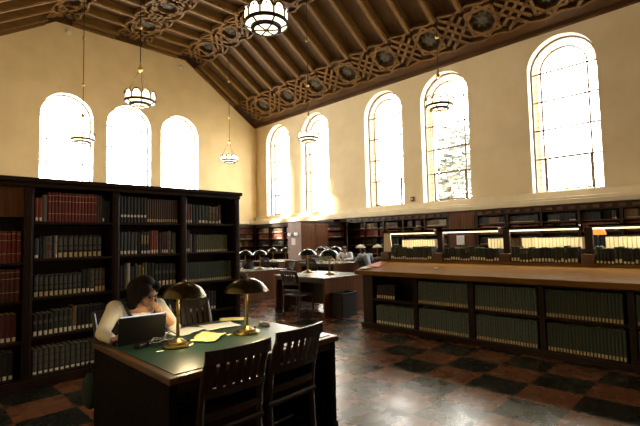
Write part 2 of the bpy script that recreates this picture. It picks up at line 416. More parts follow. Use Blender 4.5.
# ------------------------------------------------------------------ books (collected, then the largest become objects)
BOOKS = []
BMESH = {}
CAMP = Vector((0, 0, 1.5))
def book_mesh(colname, style):
    key = (colname, style)
    if key in BMESH: return BMESH[key]
    mb = MB(); fore = style == 'fore'
    pf = [(0, 1), (0, .05), (.18, .012), (.5, 0), (.82, .012), (1, .05), (1, 1)]
    if fore:
        mb.box(0, .09, 0, 1, 0, 1, 0); mb.box(.91, 1, 0, 1, 0, 1, 0); mb.box(.0, 1, .95, 1, 0, 1, 0)
        mb.box(.09, .91, .03, .95, .01, .975, 1)
    else:
        n = len(pf); vs = [(x, y, 0) for x, y in pf] + [(x, y, 1) for x, y in pf]
        mb._add(vs, [(i, i + 1, n + i + 1, n + i) for i in range(n - 1)] + [(n - 1, 0, n, 2 * n - 1)], 0)
        mb._add([(x, y, .985) for x, y in pf], [tuple(range(n))], 1)
        mb._add([(x, y, 0) for x, y in pf], [tuple(reversed(range(n)))], 1)
        mb.box(0, .1, .03, 1, .97, 1, 0); mb.box(.9, 1, .03, 1, .97, 1, 0)
        patches = {'plain': [], 'label': [(.05, .19, 2)], 'gold': [(.05, .17, 3)], 'mid': [(.22, .31, 2)], 'bands': [(.28, .295, 3), (.70, .715, 3), (.90, .915, 3)],
                   'tan': [(.03, .24, 3), (.34, .50, 4), (.56, .90, 4)], 'ribs': [(.05, .15, 2), (.22, .42, 4), (.48, .70, 4), (.76, .92, 4)],
                   'yellow': [(.05, .17, 2), (.45, .86, 5)], 'redband': [(.02, .28, 4), (.34, .64, 6), (.70, .95, 4)], 'strip': [(.0, .26, 3), (.40, .55, 4)],
                   'foot': [(.02, .15, 7)], 'footlab': [(.02, .22, 2), (.55, .70, 4)], 'index': [(.04, .20, 2), (.62, .9, 8)], 'index2': [(.08, .30, 2)]}[style]
        for z0, z1, mi in patches:
            q = [(x, y - .012) for x, y in (pf[1:-1] if z1 - z0 < .03 else pf[2:-2])]; nq = len(q)
            mb._add([(x, y, z0) for x, y in q] + [(x, y, z1) for x, y in q], [(i, i + 1, nq + i + 1, nq + i) for i in range(nq - 1)], mi)
    mats = [BC[colname], PAGES, WHITEL, GOLDL, BC['dim'], BC['yellow'], BC['dullred'], BC['tanlab'], BC['olive']]
    me = mb.mesh('book_' + colname + '_' + style, mats); BMESH[key] = me; return me
def bcol(n, c): return noisy('cloth_' + n, tuple(x * .68 for x in c), tuple(x * 1.05 for x in c), (30, 30, 30), .55)
BC = {n: bcol(n, c) for n, c in dict(red=(.17, .018, .012), orange=(.30, .045, .014), black=(.010, .010, .011), navy=(.018, .022, .032), slate=(.045, .050, .055), cream=(.42, .37, .27),
      brown=(.065, .028, .014), maroon=(.085, .016, .014), green=(.028, .040, .026), grey=(.16, .155, .14), tan=(.20, .125, .055), teal=(.11, .155, .155), dim=(.10, .095, .08),
      yellow=(.28, .22, .045), dullred=(.16, .04, .03), tanlab=(.75, .60, .36), olive=(.12, .13, .05), blue=(.025, .06, .11), darkgreen=(.06, .085, .07), pink=(.28, .09, .07)).items()}
def add_book(col, style, loc, rz, size, label, group, tilt=0):
    c = Vector(loc) + Vector((0, 0, size[2] / 2)); d = (c - CAMP)
    nrm = Vector((math.sin(rz), -math.cos(rz), 0)); cosv = abs(nrm.dot(d.normalized()))
    BOOKS.append(dict(col=col, style=style, loc=loc, rz=rz, size=size, label=label, group=group, tilt=tilt, area=size[0] * size[2] * cosv / d.length_squared))
def book_row(origin, rz, length, specs, depth=.21, jit=.006):
    """specs: (count, colour, style, height, thickness, label, group); a colour of None leaves a gap"""
    dirv = Vector((math.cos(rz), math.sin(rz), 0)); u = 0.
    for n, col, style, h, t, label, group in specs:
        for k in range(n):
            tt = t * random.uniform(.94, 1.06)
            if u + tt > length: return
            if col: 
                back = Vector((-math.sin(rz), math.cos(rz), 0)) * random.uniform(0, jit)
                add_book(col, style, tuple(Vector(origin) + dirv * u + back), rz, (tt * .97, depth, h + random.uniform(-jit, jit) * .6), label, group if n > 1 else None)
            u += tt

# ------------------------------------------------------------------ left bookcase
BX = [.05, .955, 1.84, 2.715, 3.57]     # left edges of the uprights
BY, BT = 5.35, 2.22
bc = thing('bookcase', 'tall dark mahogany bookcase of four bays standing behind the seated woman', 'bookcase', (0, BY, 0))
for x in BX:
    MB().box(x, x + .085, 0, .34, 0, 2.13).box(x + .015, x + .07, -.012, .0, .12, 2.05).build('upright', WOODV, bc, bevel=.006)
MB().box(-.0, 3.68, -.05, .38, 2.17, 2.22).box(.02, 3.66, -.025, .36, 2.12, 2.17).build('cornice', WOOD, bc, bevel=.008)
MB().box(.05, 3.655, .33, .35, 0, 2.12).build('back_panel', WOODV, bc)
MB().box(.05, 3.655, -.02, .34, 0, .10).build('plinth', WOOD, bc, bevel=.006)
SHZ = [.12, .53, .94, 1.35, 1.75]
for i in range(4):
    for z in ([.12, .50, .92, 1.32] if i == 0 else SHZ):
        MB().box(BX[i] + .085, BX[i + 1], .012, .33, z - .028, z).build('shelf', WOOD, bc, bevel=.003)
MB().box(BX[0] + .085, BX[1], .03, .06, 1.80, 2.12).build('closed_panel', WOODM, bc)
def lrow(bay, z, specs, x0=.012, dy=.03):
    book_row((BX[bay] + .085 + x0, BY + dy, z), 0, BX[bay + 1] - BX[bay] - .10, specs)
B2 = 'in the second bay'
lrow(1, 1.75, [(2, 'orange', 'label', .26, .038, 'bright orange-red volume with pale label at the left end of the top red row', 'orange-red pair on the top shelf'),
    (1, 'grey', 'plain', .30, .050, 'tall grey-white volume between the orange pair and the long red row', None),
    (15, 'red', 'bands', .325, .0335, 'tall red bound volume of the long red set on the top shelf', 'long red set on the top shelf'),
    (2, 'brown', 'plain', .32, .028, 'brown volume ending the long red row on the top shelf', 'brown pair ending the red row'),
    (1, 'black', 'label', .28, .03, 'black volume with white label just right of the red row', None),
    (2, 'navy', 'plain', .26, .032, 'dark navy volume against the upright at the top red row\'s end', 'navy pair by the upright')])
lrow(1, 1.35, [(1, 'slate', 'label', .22, .045, 'slate volume with white foot label, leftmost under the red row', None),
    (2, 'black', 'plain', .24, .03, 'plain black volume left of the wide red-banded book', 'black pair left of the banded book'),
    (1, 'grey', 'redband', .245, .075, 'wide grey-green volume with a red band, second shelf under the red row', None),
    (1, 'black', 'plain', .24, .02, 'thin black volume touching the wide red-banded book', None),
    (1, 'cream', 'label', .25, .026, 'slim white-spined volume right of the wide red-banded book', None),
    (9, 'black', 'tan', .25, .051, 'black ribbed volume with tan foot label, set beside the red-banded book', 'tan-labelled set on the second shelf')])
lrow(1, .94, [(10, 'navy', 'tan', .235, .047, 'navy ribbed volume with tan foot label on the third shelf from the top', 'navy tan-labelled set on the third shelf'),
    (2, 'black', 'label', .27, .045, 'black volume with white foot label right of the navy set', 'black labelled pair on the third shelf'),
    (1, 'slate', 'ribs', .28, .05, 'tall slate ribbed volume near the right end of the third shelf', None),
    (3, 'brown', 'tan', .27, .038, 'brown volume with tan labels ending the third shelf', 'brown trio on the third shelf')])
lrow(1, .53, [(4, 'black', 'footlab', .23, .048, 'black volume with two pale labels at the left of the fourth shelf', 'black four on the fourth shelf'),
    (4, 'green', 'footlab', .25, .046, 'dark green volume with pale labels mid-row on the fourth shelf', 'green four on the fourth shelf'),
    (1, 'tan', 'label', .27, .045, 'tan-spined volume standing out of the dark fourth shelf', None),
    (7, 'black', 'label', .26, .042, 'black volume with foot label at the right of the fourth shelf', 'black seven on the fourth shelf')])
lrow(1, .12, [(15, 'slate', 'ribs', .27, .050, 'slate-blue ribbed volume of the set on the bottom shelf', 'slate set on the bottom shelf')])
lrow(2, 1.75, [(8, 'black', 'mid', .325, .041, 'tall black volume with white mid-spine label, top shelf behind the woman', 'tall black set on the top shelf'),
    (14, 'brown', 'gold', .31, .030, 'dark brown volume with gold foot label, right half of the top dark row', 'gold-labelled set on the top shelf')])
lrow(2, 1.35, [(5, 'slate', 'label', .29, .042, 'slate volume with white foot label left of the yellow-banded trio', 'slate five on the second shelf'),
    (1, 'black', 'plain', .28, .04, 'plain black volume left of the yellow-banded trio', None),
    (3, 'black', 'yellow', .29, .037, 'black volume with a yellow upper panel', 'yellow-banded trio'),
    (1, 'black', 'label', .28, .022, 'thin black volume between yellow-banded and orange books', None),
    (2, 'orange', 'label', .30, .034, 'orange-red volume with pale foot label in the mixed row', 'orange pair in the mixed row'),
    (1, 'pink', 'label', .30, .034, 'pinkish volume right of the orange pair in the mixed row', None),
    (1, 'black', 'plain', .27, .04, 'black volume between pinkish and maroon books', None),
    (3, 'maroon', 'label', .28, .032, 'maroon volume with foot label in the mixed row', 'maroon trio in the mixed row'),
    (1, 'grey', 'plain', .30, .038, 'grey volume right of the maroon trio', None),
    (1, 'black', 'gold', .28, .036, 'black gold-labelled volume between two grey ones', None),
    (1, 'grey', 'plain', .28, .038, 'grey volume at the far right end of the mixed row', None)])
lrow(2, .94, [(2, 'black', 'plain', .29, .038, 'black volume at the left of the row above the woman\'s head', 'black pair above the woman'),
    (1, 'cream', 'plain', .31, .050, 'thick cream-spined volume above the woman\'s head', None),
    (1, 'navy', 'label', .27, .05, 'navy volume right of the thick cream one', None),
    (1, 'slate', 'label', .30, .035, 'slate labelled volume left of the brown one above the woman', None),
    (1, 'tan', 'label', .28, .048, 'tan-brown volume above the woman\'s hair', None),
    (1, 'green', 'yellow', .30, .036, 'green volume with yellow panel above the woman', None),
    (1, 'olive', 'plain', .31, .04, 'olive volume above the woman, right of the yellow-panelled one', None),
    (2, 'black', 'label', .30, .045, 'black volume between the olive one and the pale-striped set', 'black pair beside the olive volume'),
    (6, 'black', 'footlab', .28, .050, 'black volume with two pale spine labels, behind the left lamp shade', 'pale-striped set behind the lamp')])
lrow(2, .53, [(7, 'black', 'label', .27, .045, 'black volume on the fourth shelf partly hidden by the woman', 'black row behind the woman'),
    (8, 'navy', 'label', .26, .047, 'navy volume with white label seen under the left lamp shade', 'navy row under the lamp shade')])
lrow(3, 1.75, [(1, 'red', 'label', .27, .030, 'red volume at the left end of the right bay\'s top shelf', None),
    (1, 'pink', 'label', .27, .036, 'pinkish volume second on the right bay\'s top shelf', None),
    (1, 'dullred', 'label', .27, .034, 'dull red volume third on the right bay\'s top shelf', None),
    (2, 'black', 'plain', .26, .045, 'black volume in the right bay\'s top shelf', 'black pair on the right bay top shelf'),
    (3, 'green', 'label', .26, .052, 'dark green labelled volume in the right bay\'s top shelf', 'green trio on the right bay top shelf'),
    (3, 'tan', 'ribs', .25, .058, 'wide tan-green ribbed volume in the right bay\'s top shelf', 'ribbed trio on the right bay top shelf'),
    (1, 'red', 'label', .28, .04, 'red volume ending the right bay\'s top shelf', None)], dy=.06)
lrow(3, 1.35, [(2, 'maroon', 'label', .31, .034, 'maroon volume at the left of the right bay\'s second shelf', 'maroon pair in the right bay'),
    (1, 'grey', 'plain', .26, .035, 'grey-brown volume beside the maroon pair', None),
    (1, 'black', 'plain', .25, .06, 'thick black volume left of the pale-footed set', None),
    (16, 'olive', 'foot', .245, .0315, 'thin olive volume with tan foot of the set on the right bay\'s second shelf', 'olive set in the right bay')], dy=.06)
lrow(3, .94, [(24, 'darkgreen', 'foot', .27, .0305, 'thin dark green journal with tan foot on the right bay\'s third shelf', 'dark journals in the right bay')], dy=.06)
lrow(3, .53, [(4, 'black', 'label', .28, .05, 'black labelled volume on the shelf under the dark journals', 'black four under the journals'),
    (2, 'brown', 'label', .28, .045, 'brown labelled volume on the shelf under the dark journals', 'brown pair under the journals'),
    (4, 'navy', 'label', .26, .045, 'navy labelled volume on the shelf under the dark journals', 'navy four under the journals')], dy=.06)
for z, lab in ((1.32, 'upper'), (.92, 'lower')):
    lrow(0, z, [(20, 'maroon' if z < 1 else 'red', 'bands', .33, .042, 'red bound volume of the %s red row in the leftmost bay' % lab, '%s red row in the leftmost bay' % lab)])
lrow(0, .50, [(16, 'maroon', 'label', .29, .048, 'dull maroon volume with foot label, leftmost bay under the red rows', 'maroon row in the leftmost bay')])
lrow(0, .12, [(15, 'black', 'label', .29, .05, 'black volume with foot label on the leftmost bay\'s bottom shelf', 'black row in the leftmost bay')])

# ------------------------------------------------------------------ index counter on the right
CX, CY1, CY0, CH = 5.634, 4.62, -1.6, .955
ct = thing('reference_counter', 'long oak-topped reference counter with shelves of bound journals below', 'counter', (CX, 0, 0))
tp = MB()
def topprof(M=None):
    pf = [(-.10, .885), (-.10, .955), (.66, 1.075), (1.30, 1.075), (2.06, .955), (2.06, .885)]
    n = len(pf); vs = [(x, CY0 - .06, z) for x, z in pf] + [(x, CY1 + .10, z) for x, z in pf]
    tp._add(vs, [tuple(range(n)), tuple(reversed(range(n, 2 * n)))] + [(i, n + i, n + (i + 1) % n, (i + 1) % n) for i in range(n)])
topprof(); tp.build('counter_top', WOODL, ct, bevel=.008)
CD = [4.41, 3.60, 2.70, 1.80, .895, -.01, -.9]
for y in CD[1:]: MB().box(0, .40, y - .032, y + .032, .08, .885).build('upright', WOODV, ct, bevel=.004)
MB().box(0, 1.96, 4.41, CY1, .0, .885).build('end_panel', WOODV, ct, bevel=.008)
MB().box(-.03, 1.99, CY0, CY1 + .03, 0, .085).build('plinth', WOOD, ct, bevel=.006)
MB().box(.40, .44, CY0, 4.41, .085, .885).build('back_panel', WOOD, ct)
MB().box(1.5, 1.54, CY0, 4.41, .085, .885).build('back_panel', WOOD, ct)
for a, b in zip(CD, CD[1:]): MB().box(.01, .40, b, a, .465, .49).build('shelf', WOOD, ct, bevel=.003)
MB().box(0, .03, CY0, 4.41, .86, .90).build('front_rail', WOOD, ct)
BAYN = ['at the far end bay of the counter', 'of the second counter bay from the far end', 'in the middle counter bay', 'of the fourth counter bay from the far end', 'of the nearest counter bay', 'x']
for i in range(5):
    ya, yb = CD[i] - .035, CD[i + 1] + .035; Ln = ya - yb - .01
    for z, nm, h in ((.49, 'upper', .335), (.085, 'lower', .335)):
        o = (CX + .03, ya, z)
        if i == 0 and z > .3:
            book_row((CX + .03, ya - .02, z), -PI / 2, .52, [(8, 'black', 'index2', .225, .046, 'black volume with white label on the short upper row %s' % BAYN[0], 'short labelled row in the counter')])
        elif i == 0:
            book_row(o, -PI / 2, Ln, [(15, 'teal', 'label', .30, .048, 'teal volume with pale foot label on the lower shelf %s' % BAYN[0], 'lower labelled row, far counter bay')])
        else:
            c = ['x', 'teal', 'teal', 'darkgreen', 'teal'][i]
            book_row(o, -PI / 2, Ln, [(24, c, 'foot', h, .0345, 'journal with tan foot label, %s row %s' % (nm, BAYN[i]), '%s journals %s' % (nm, BAYN[i]))])
# top shelf unit: blocks, posts, divider
ts = thing('counter_top_shelf', 'low double-sided book rack with walnut blocks along the counter top', 'book rack', (CX + .66, 0, 1.076))
BLK = [(3.47, 3.65), (2.40, 2.555), (1.345, 1.50), (.29, .44), (-.76, -.60)]
MB().box(0, .64, CY0, 4.70, 0, .03).build('rack_base', WOODL, ts)
MB().box(.26, .28, CY0, 4.53, .03, .22).build('divider', WOOD, ts)
MB().box(-.01, .62, 4.53, 5.0 - .3, .03, .155).build('end_block', WOODBLK, ts, bevel=.008)
for a, b in BLK:
    MB().box(-.01, .62, a, b, .03, .155).build('block', WOODBLK, ts, bevel=.008)
    m = (a + b) / 2; MB().box(.09, .15, m - .045, m + .045, .155, .50).build('post', WOODV, ts)
MB().box(.09, .14, 4.56, 4.60, .155, .48).build('post', WOODV, ts)
zb = 1.107
ZONES = [(4.51, 3.655), (3.465, 2.56), (2.395, 1.505), (1.34, .445), (.285, -.595)]
ZN = ['farthest section of the rack', 'second section of the rack', 'third section of the rack', 'fourth section of the rack', 'nearest section of the rack']
for i, (a, b) in enumerate(ZONES):
    sp = []
    for k in range(16):
        c = random.choice(['black', 'black', 'green', 'navy', 'green']); st = random.choice(['index', 'index2', 'label', 'index2'])
        sp.append((random.choice((1, 2, 3)), c, st, random.uniform(.19, .225), .041, 'dark index volume with white call-number label, front row, %s' % ZN[i], 'dark front row, %s' % ZN[i]))
    book_row((CX + .675, a, zb), -PI / 2, a - b, sp, .17, .012)
    y0 = a - (.06 if i != 1 else .62); 
    for s_, e_ in ([(y0, b + .12)] if i == 0 else [(y0, b + .02)]):
        book_row((CX + .97, s_, zb), -PI / 2, s_ - e_, [(24, 'cream', 'fore', .345, .047, 'tall volume showing its cream page edges, back row, %s' % ZN[i], 'cream page edges, %s' % ZN[i])], .22, .004)
# tube lamps over the rack
tubes = [(4.73, 3.64), (3.61, 2.57), (2.54, 1.50), (1.43, .39), (.34, -.7)]
tw = ['tube reading lamp over the far end of the counter rack', 'tube reading lamp over the second section of the counter rack', 'tube reading lamp over the third section of the counter rack', 'tube reading lamp over the counter rack beside the orange lampshade', 'tube reading lamp over the nearest part of the counter rack']
for (a, b), lb in zip(tubes, tw):
    t = thing('tube_lamp', lb, 'lamp', (CX + .78, (a + b) / 2, 1.553), 0); h = (a - b) / 2 - .02
    MB().box(-.06, .06, -h, h, .035, .06).box(-.06, -.045, -h, h, .02, .06).build('hood', BRONZE, t, bevel=.004)
    l = bpy.data.lights.new('tube_light', 'AREA'); l.shape = 'RECTANGLE'; l.size = .03; l.size_y = 2 * h - .05; l.energy = 6; l.color = (1, .84, .52)
    lo = bpy.data.objects.new('tube_light', l); COL.objects.link(lo); lo.location = (CX + .78, (a + b) / 2, 1.545)
    MB().tube([(0, -h + .02, .008), (0, h - .02, .008)], .010, 10).build('tube', TUBE, t, smooth=True)
# objects on the counter end
pb = thing('display_board', 'tall pale card standing upright at the far end of the counter', 'board', (CX + .74, 4.60, 1.232))
MB().prism([(-.09, 0), (.10, 0), (.085, .36), (-.05, .36)], -.006, .006, Matrix.Rotation(PI / 2, 4, 'Z') @ Matrix.Rotation(PI / 2, 4, 'X')).build('card', plain('pale_card', (.80, .76, .62), .8), pb)
MB().box(-.05, .09, -.08, .08, 0, .012).build('foot', IRON, pb)
def sheet(name, label, cat, loc, rz, w, d, mat, amp=.006, seed=0, group=None, jag=.0):
    rnd = random.Random(seed); nx, ny = 9, 9; vs = []; fs = []
    for i in range(nx):
        for j in range(ny):
            x = (i / (nx - 1) - .5) * w; y = (j / (ny - 1) - .5) * d
            if i in (0, nx - 1): x += rnd.uniform(-jag, jag)
            if j in (0, ny - 1): y += rnd.uniform(-jag, jag)
            z = .003 + amp * (1 + math.sin(5 * i / nx + seed) * math.cos(4 * j / ny + seed * 2)) / 2
            vs.append((x, y, z))
    for i in range(nx - 1):
        for j in range(ny - 1): fs.append((i * ny + j, (i + 1) * ny + j, (i + 1) * ny + j + 1, i * ny + j + 1))
    mb = MB(); mb._add(vs, fs); o = mb.build(name, mat, smooth=True, loc=loc); o.rotation_euler = (0, 0, rz)
    s = o.modifiers.new('t', 'SOLIDIFY'); s.thickness = .0015; s.offset = 1
    return tag(o, label, cat, group)
def slopez(x): return .955 + (x - (CX - .10)) * .12 / .76
o = sheet('folder', 'red-orange folder lying on the far end of the counter', 'folder', (CX + .32, 4.55, slopez(CX + .32) + .004), .2, .36, .22, RED, .01, 3); o.rotation_euler = (0, -math.atan(.158), .15)
o = sheet('paper', 'grey-white paper beside the red-orange folder on the counter end', 'paper', (CX + .06, 4.60, slopez(CX + .06) + .004), .1, .17, .20, PAPERW, .01, 4); o.rotation_euler = (0, -math.atan(.158), -.2)
o = sheet('paper_slip', 'tiny pale slip on the sloping counter front near the first walnut block', 'paper', (CX + .25, 3.36, slopez(CX + .25) + .003), 0, .05, .05, PAPERW, .003, 5); o.rotation_euler = (0, -math.atan(.158), .3)

# ------------------------------------------------------------------ second, lower book rack behind the counter
lc = thing('low_bookcase', 'low dark bookcase standing between the counter and the wall shelves', 'bookcase', (8.5, 0, 0))
MB().box(0, .55, -1.2, 3.7, 0, 1.12).build('carcass', WOODV, lc, bevel=.006)
MB().box(-.04, .59, -1.24, 3.74, 1.12, 1.16).build('top', WOODL, lc, bevel=.005)
def lcrow(y, n, c, st, h, t, label, group): book_row((8.56, y, 1.16), -PI / 2, 4, [(n, c, st, h, t, label, group)], .24)
lcrow(3.42, 16, 'tan', 'plain', .27, .045, 'tan volume on the low bookcase behind the counter', 'tan row on the low bookcase')
lcrow(2.62, 8, 'brown', 'plain', .26, .05, 'brown volume on the low bookcase behind the counter', 'brown row on the low bookcase')
lcrow(2.18, 8, 'blue', 'plain', .27, .055, 'blue volume on the low bookcase, left of the dark post', 'blue row on the low bookcase')
lcrow(1.72, 5, 'blue', 'plain', .27, .055, 'blue volume on the low bookcase, under the orange lampshade', 'blue five on the low bookcase')
lcrow(1.40, 5, 'cream', 'plain', .28, .06, 'cream volume on the low bookcase behind the nearest rack section', 'cream five on the low bookcase')
lcrow(.95, 14, 'brown', 'plain', .27, .05, 'brown volume on the low bookcase near the frame edge', 'brown row near the frame edge')
ol = thing('orange_lamp', 'small lamp with glowing orange dome shade behind the counter rack', 'lamp', (8.85, 1.82, 1.20))
MB().lathe([(.0, -.04), (.06, -.04), (.06, -.025), (.012, .02), (.012, .28), (0, .28)], n=14).build('stand', BRASS, ol, smooth=True)
MB().lathe([(.125, .27), (.12, .31), (.09, .365), (.04, .395), (0, .40)], n=18).build('shade', plain('orange_glass', (.75, .28, .04), .4, emit=(1, .36, .05), estr=1.1), ol, smooth=True)

# ------------------------------------------------------------------ wall bookcases along the right wall, back wall and the cross partition
def wall_case(name, label, loc, rz, length, height, bays, shelves, dent=True, depth=.45):
    """local x runs along the case, front at y = 0"""
    t = thing(name, label, 'bookcase', loc, rz)
    bw = length / bays
    for k in range(bays + 1):
        x = k * bw; MB().box(x - .035, x + .035, 0, depth - .03, 0, height - .18).build('upright', WOODV, t)
    MB().box(-.035, length + .035, depth - .06, depth - .03, 0, height).build('back_panel', WOODV, t)
    c = MB().box(-.05, length + .05, -.02, depth - .03, height - .18, height)
    if dent:
        n = int(length / .30)
        for i in range(n): c.box(i * .30 + .06, i * .30 + .22, -.05, -.02, height - .13, height - .05, 1)
    c.build('cornice', [WOOD, WOODM], t)
    MB().box(-.035, length + .035, -.01, depth - .03, 0, .12).build('plinth', WOOD, t)
    for z in shelves:
        for k in range(bays): MB().box(k * bw + .035, (k + 1) * bw - .035, .02, depth - .06, z - .03, z).build('shelf', WOODM, t)
    return t
SHW = [.12, .48, .84, 1.20, 1.56, 1.88]
WX = 13.70
wall_case('shelving_unit', 'right wall bookcase with light cornice blocks beneath the third and fourth windows', (WX, 11.97, 0), -PI / 2, 4.67, 2.34, 5, SHW)
wall_case('shelving_unit', 'dark wall bookcase behind the counter beneath the largest window', (WX, 6.26, 0), -PI / 2, 7.0, 2.34, 7, SHW)
wall_case('shelving_unit', 'far corner wall bookcase with a sunlit upright', (WX, 18.55, 0), -PI / 2, 5.7, 2.34, 5, SHW, False)
wall_case('shelving_unit', 'back wall bookcase seen just past the tall mahogany bookcase', (4.2, YB - .50, 0), 0, 9.4, 2.34, 8, SHW, False)
cab = thing('panelled_cabinet', 'closed brown panelled cabinet with a white notice between the wall bookcases', 'cabinet', (WX, 7.27, 0), -PI / 2)
MB().box(0, .97, 0, .42, 0, 2.32).build('carcass', WOODM, cab)
for a in (0.03, .49):
    d = MB().box(a, a + .45, -.025, 0, .1, 2.22).box(a + .06, a + .39, -.035, -.025, .2, 1.05).box(a + .06, a + .39, -.035, -.025, 1.2, 2.1).build('door', WOODM, cab, bevel=.005)
    MB().lathe([(0, 0), (.015, 0), (.015, .03), (0, .035)], (a + (.41 if a < .2 else .04), -.03, 1.1), 10).build('handle', BRASS, d)
nt_ = MB().box(0, .012, -.14, .14, -.16, .16).build('notice', plain('notice_paper', (.80, .80, .82), .8), loc=(WX - .06, 6.83, 1.36)); tag(nt_, 'white paper notice on the closed brown panel beyond the counter', 'notice')
pt = thing('partition_bookcase', 'tall cross partition with panelled doors jutting from the right wall', 'bookcase', (11.0, 12.0, 0))
MB().box(0, 1.5, .0, .72, 0, 2.17).build('carcass', WOODM, pt)
MB().box(1.5, 2.66, .30, .72, 0, 2.17).box(1.5, 2.66, 0, .30, 2.05, 2.17).box(2.6, 2.66, 0, .3, 0, 2.05).build('shelf_carcass', WOODV, pt)
for a in (.02, .76): MB().box(a, a + .70, -.025, 0, .08, 2.1).build('door', WOODM, pt, bevel=.006)
MB().box(-.03, 0, -.01, .73, 0, 2.17).build('end_panel', noisy('lit_end_panel_wood', (.30, .20, .17), (.38, .26, .22), (8, 8, 2), .45), pt)  # end face paler than the carcass: light falling there put into its colour
for z in SHW: MB().box(1.5, 2.6, .02, .30, z - .03, z).build('shelf', WOODM, pt)
MB().box(-.04, 2.68, -.04, .76, 2.17, 2.21).build('cornice', WOOD, pt)
for y, w in ((12.17, 'nearer'), (12.55, 'farther')):
    s = thing('sconce', 'small white round lamp on the partition end, the %s of the pair' % w, 'lamp', (10.97, y, 1.68))
    MB().box(-.04, 0, -.03, .03, -.05, .05).build('bracket', BRASS, s)
    MB().lathe([(0, -.07), (.05, -.06), (.08, 0), (.06, .06), (0, .065)], (-.09, 0, .02), 14).build('lamp_shade', plain('white_glass', (.85, .85, .88), .3, emit=(1, .95, .9), estr=.5), s, smooth=True)
n2 = MB().box(-.012, 0, -.11, .11, -.13, .13).build('notice', plain('notice_pink', (.84, .76, .76), .8), loc=(10.97, 12.40, 1.42)); tag(n2, 'pale notice under the two small lamps on the partition end', 'notice')
# their books
def wrow(o, rz, L, pal, h, depth=.24, label=None):
    u = 0
    while u < L - .05:
        n = random.randint(4, 9); c = random.choice(pal); t = random.uniform(.035, .055); hh = h * random.uniform(.85, 1.05); st = random.choice(['plain', 'label', 'label', 'gold'])
        if random.random() < .12: u += random.uniform(.1, .3); continue
        for k in range(n):
            if u + t > L: break
            d = Vector((math.cos(rz), math.sin(rz), 0)) * u
            add_book(c, st, tuple(Vector(o) + d), rz, (t * .97, depth, hh), None, None); BOOKS[-1]['area'] *= .001
            u += t
for (y0, L, bays, pals) in ((11.38, 4.08, 4, None), (6.26, 5.2, 5, None), (18.4, 5.5, 5, None)):
    bw = 4.08 / 4 if bays == 4 else (1.0 if y0 < 7 else 1.14)
    for k in range(bays):
        for z, pal in ((1.88, ['tan', 'cream', 'brown', 'black']), (1.56, ['red', 'dullred', 'pink', 'brown']), (1.20, ['navy', 'blue', 'black', 'green']), (.84, ['brown', 'black', 'maroon'])):
            if y0 < 7 and z > 1.8: pal = ['navy', 'slate', 'red', 'brown', 'tan', 'black']
            wrow((WX + .06, y0 - k * bw - .05, z), -PI / 2, bw - .12, pal, .25 if z < 1.8 else .23)
for k in range(5):
    for z in (1.88, 1.56, 1.20): wrow((7.9 + 1.175 * k, YB - .44, z), 0, 1.05, ['navy', 'black', 'brown', 'tan', 'maroon'], .24)
for z, pal in ((1.88, ['brown', 'black']), (1.56, ['red', 'dullred', 'green', 'brown']), (1.2, ['black', 'brown'])):
    wrow((12.53, 12.05, z), 0, 1.05, pal, .22)

# ---- finish the books
BOOKS.sort(key=lambda b: -b['area'])
rest = MB(); rest_mats = []; BASE = {}
for i, b in enumerate(BOOKS):
    me = book_mesh(b['col'], b['style'])
    M = Matrix.Translation(b['loc']) @ Matrix.Rotation(b['rz'], 4, 'Z') @ Matrix.Diagonal((*b['size'], 1))
    if i < 300:
        o = bpy.data.objects.new('book', me); COL.objects.link(o); o.matrix_world = M
        tag(o, b['label'], 'book', b['group'])
    else:
        idx = []
        for m in me.materials:
            if m not in rest_mats: rest_mats.append(m)
            idx.append(rest_mats.index(m))
        off = len(rest.v)
        rest.v += [tuple(M @ v.co) for v in me.vertices]
        for p in me.polygons: rest.f.append([off + k for k in p.vertices]); rest.m.append(idx[p.material_index])
tag(rest.build('library_volumes', rest_mats), 'distant mixed volumes filling the wall shelves and the rack', 'books', kind='stuff')

# ------------------------------------------------------------------ reading desks
def make_desk(label, loc, rz, w, d, inset=LEATHER, group=None, panel=WOODM):
    """w along local x (knee holes on the -y and +y sides, end panels at -x and +x)"""
    t = thing('reading_desk', label, 'desk', loc, rz, group)
    MB().box(-w / 2, w / 2, -d / 2, d / 2, .705, .745).build('desk_top', EDGE, t, bevel=.006)
    MB().box(-w / 2 + .05, w / 2 - .05, -d / 2 + .05, d / 2 - .05, .742, .75).build('leather_inset', inset, t, bevel=.002)
    for s in (-1, 1):
        x = s * (w / 2 - .035)
        MB().box(x - .025, x + .025, -d / 2 + .03, d / 2 - .03, 0, .705).box(x - .032, x + .032, -d / 2 + .02, d / 2 - .02, 0, .09).build('end_panel', panel, t, bevel=.004)
    MB().box(-w / 2 + .06, w / 2 - .06, -.02, .02, .12, .705).build('modesty_panel', WOODV, t)
    for s in (-1, 1):
        y = s * (d / 2 - .05); MB().box(-w / 2 + .06, w / 2 - .06, y - .012, y + .012, .64, .705).build('apron', WOODC, t)
    return t
PALETOP = noisy('leather_pale_sheen', (.20, .24, .22), (.28, .32, .30), (40, 40, 40), .24, rr=.05)  # reflected light on these desk tops put into the pale colour
desk1 = make_desk('green-topped reading desk where the woman sits with a laptop', (1.78, 2.935, 0), 0, 1.38, 1.31, panel=noisy('shaded_desk_wood', (.004, .0022, .0015), (.008, .004, .0025), (20, 20, 2), .6, spec=.06))  # near-black panels carry the foreground shade in their colour
desk1b = make_desk('reading desk with two dark lamps and a bin against its end', (6.49, 6.48, 0), PI / 2, 1.53, 1.36, PALETOP)
for lb, x, y in (('reading desk with a bag on it, seen just past the tall bookcase', 6.62, 9.3), ('distant reading desk just left of the cross partition', 10.0, 12.1), ('reading desk in front of the cross partition, two readers at it', 9.95, 9.45), ('farthest reading desk under the back wall shelves', 8.75, 14.2)):
    dup(desk1b, lb, (x, y, 0), PI / 2)
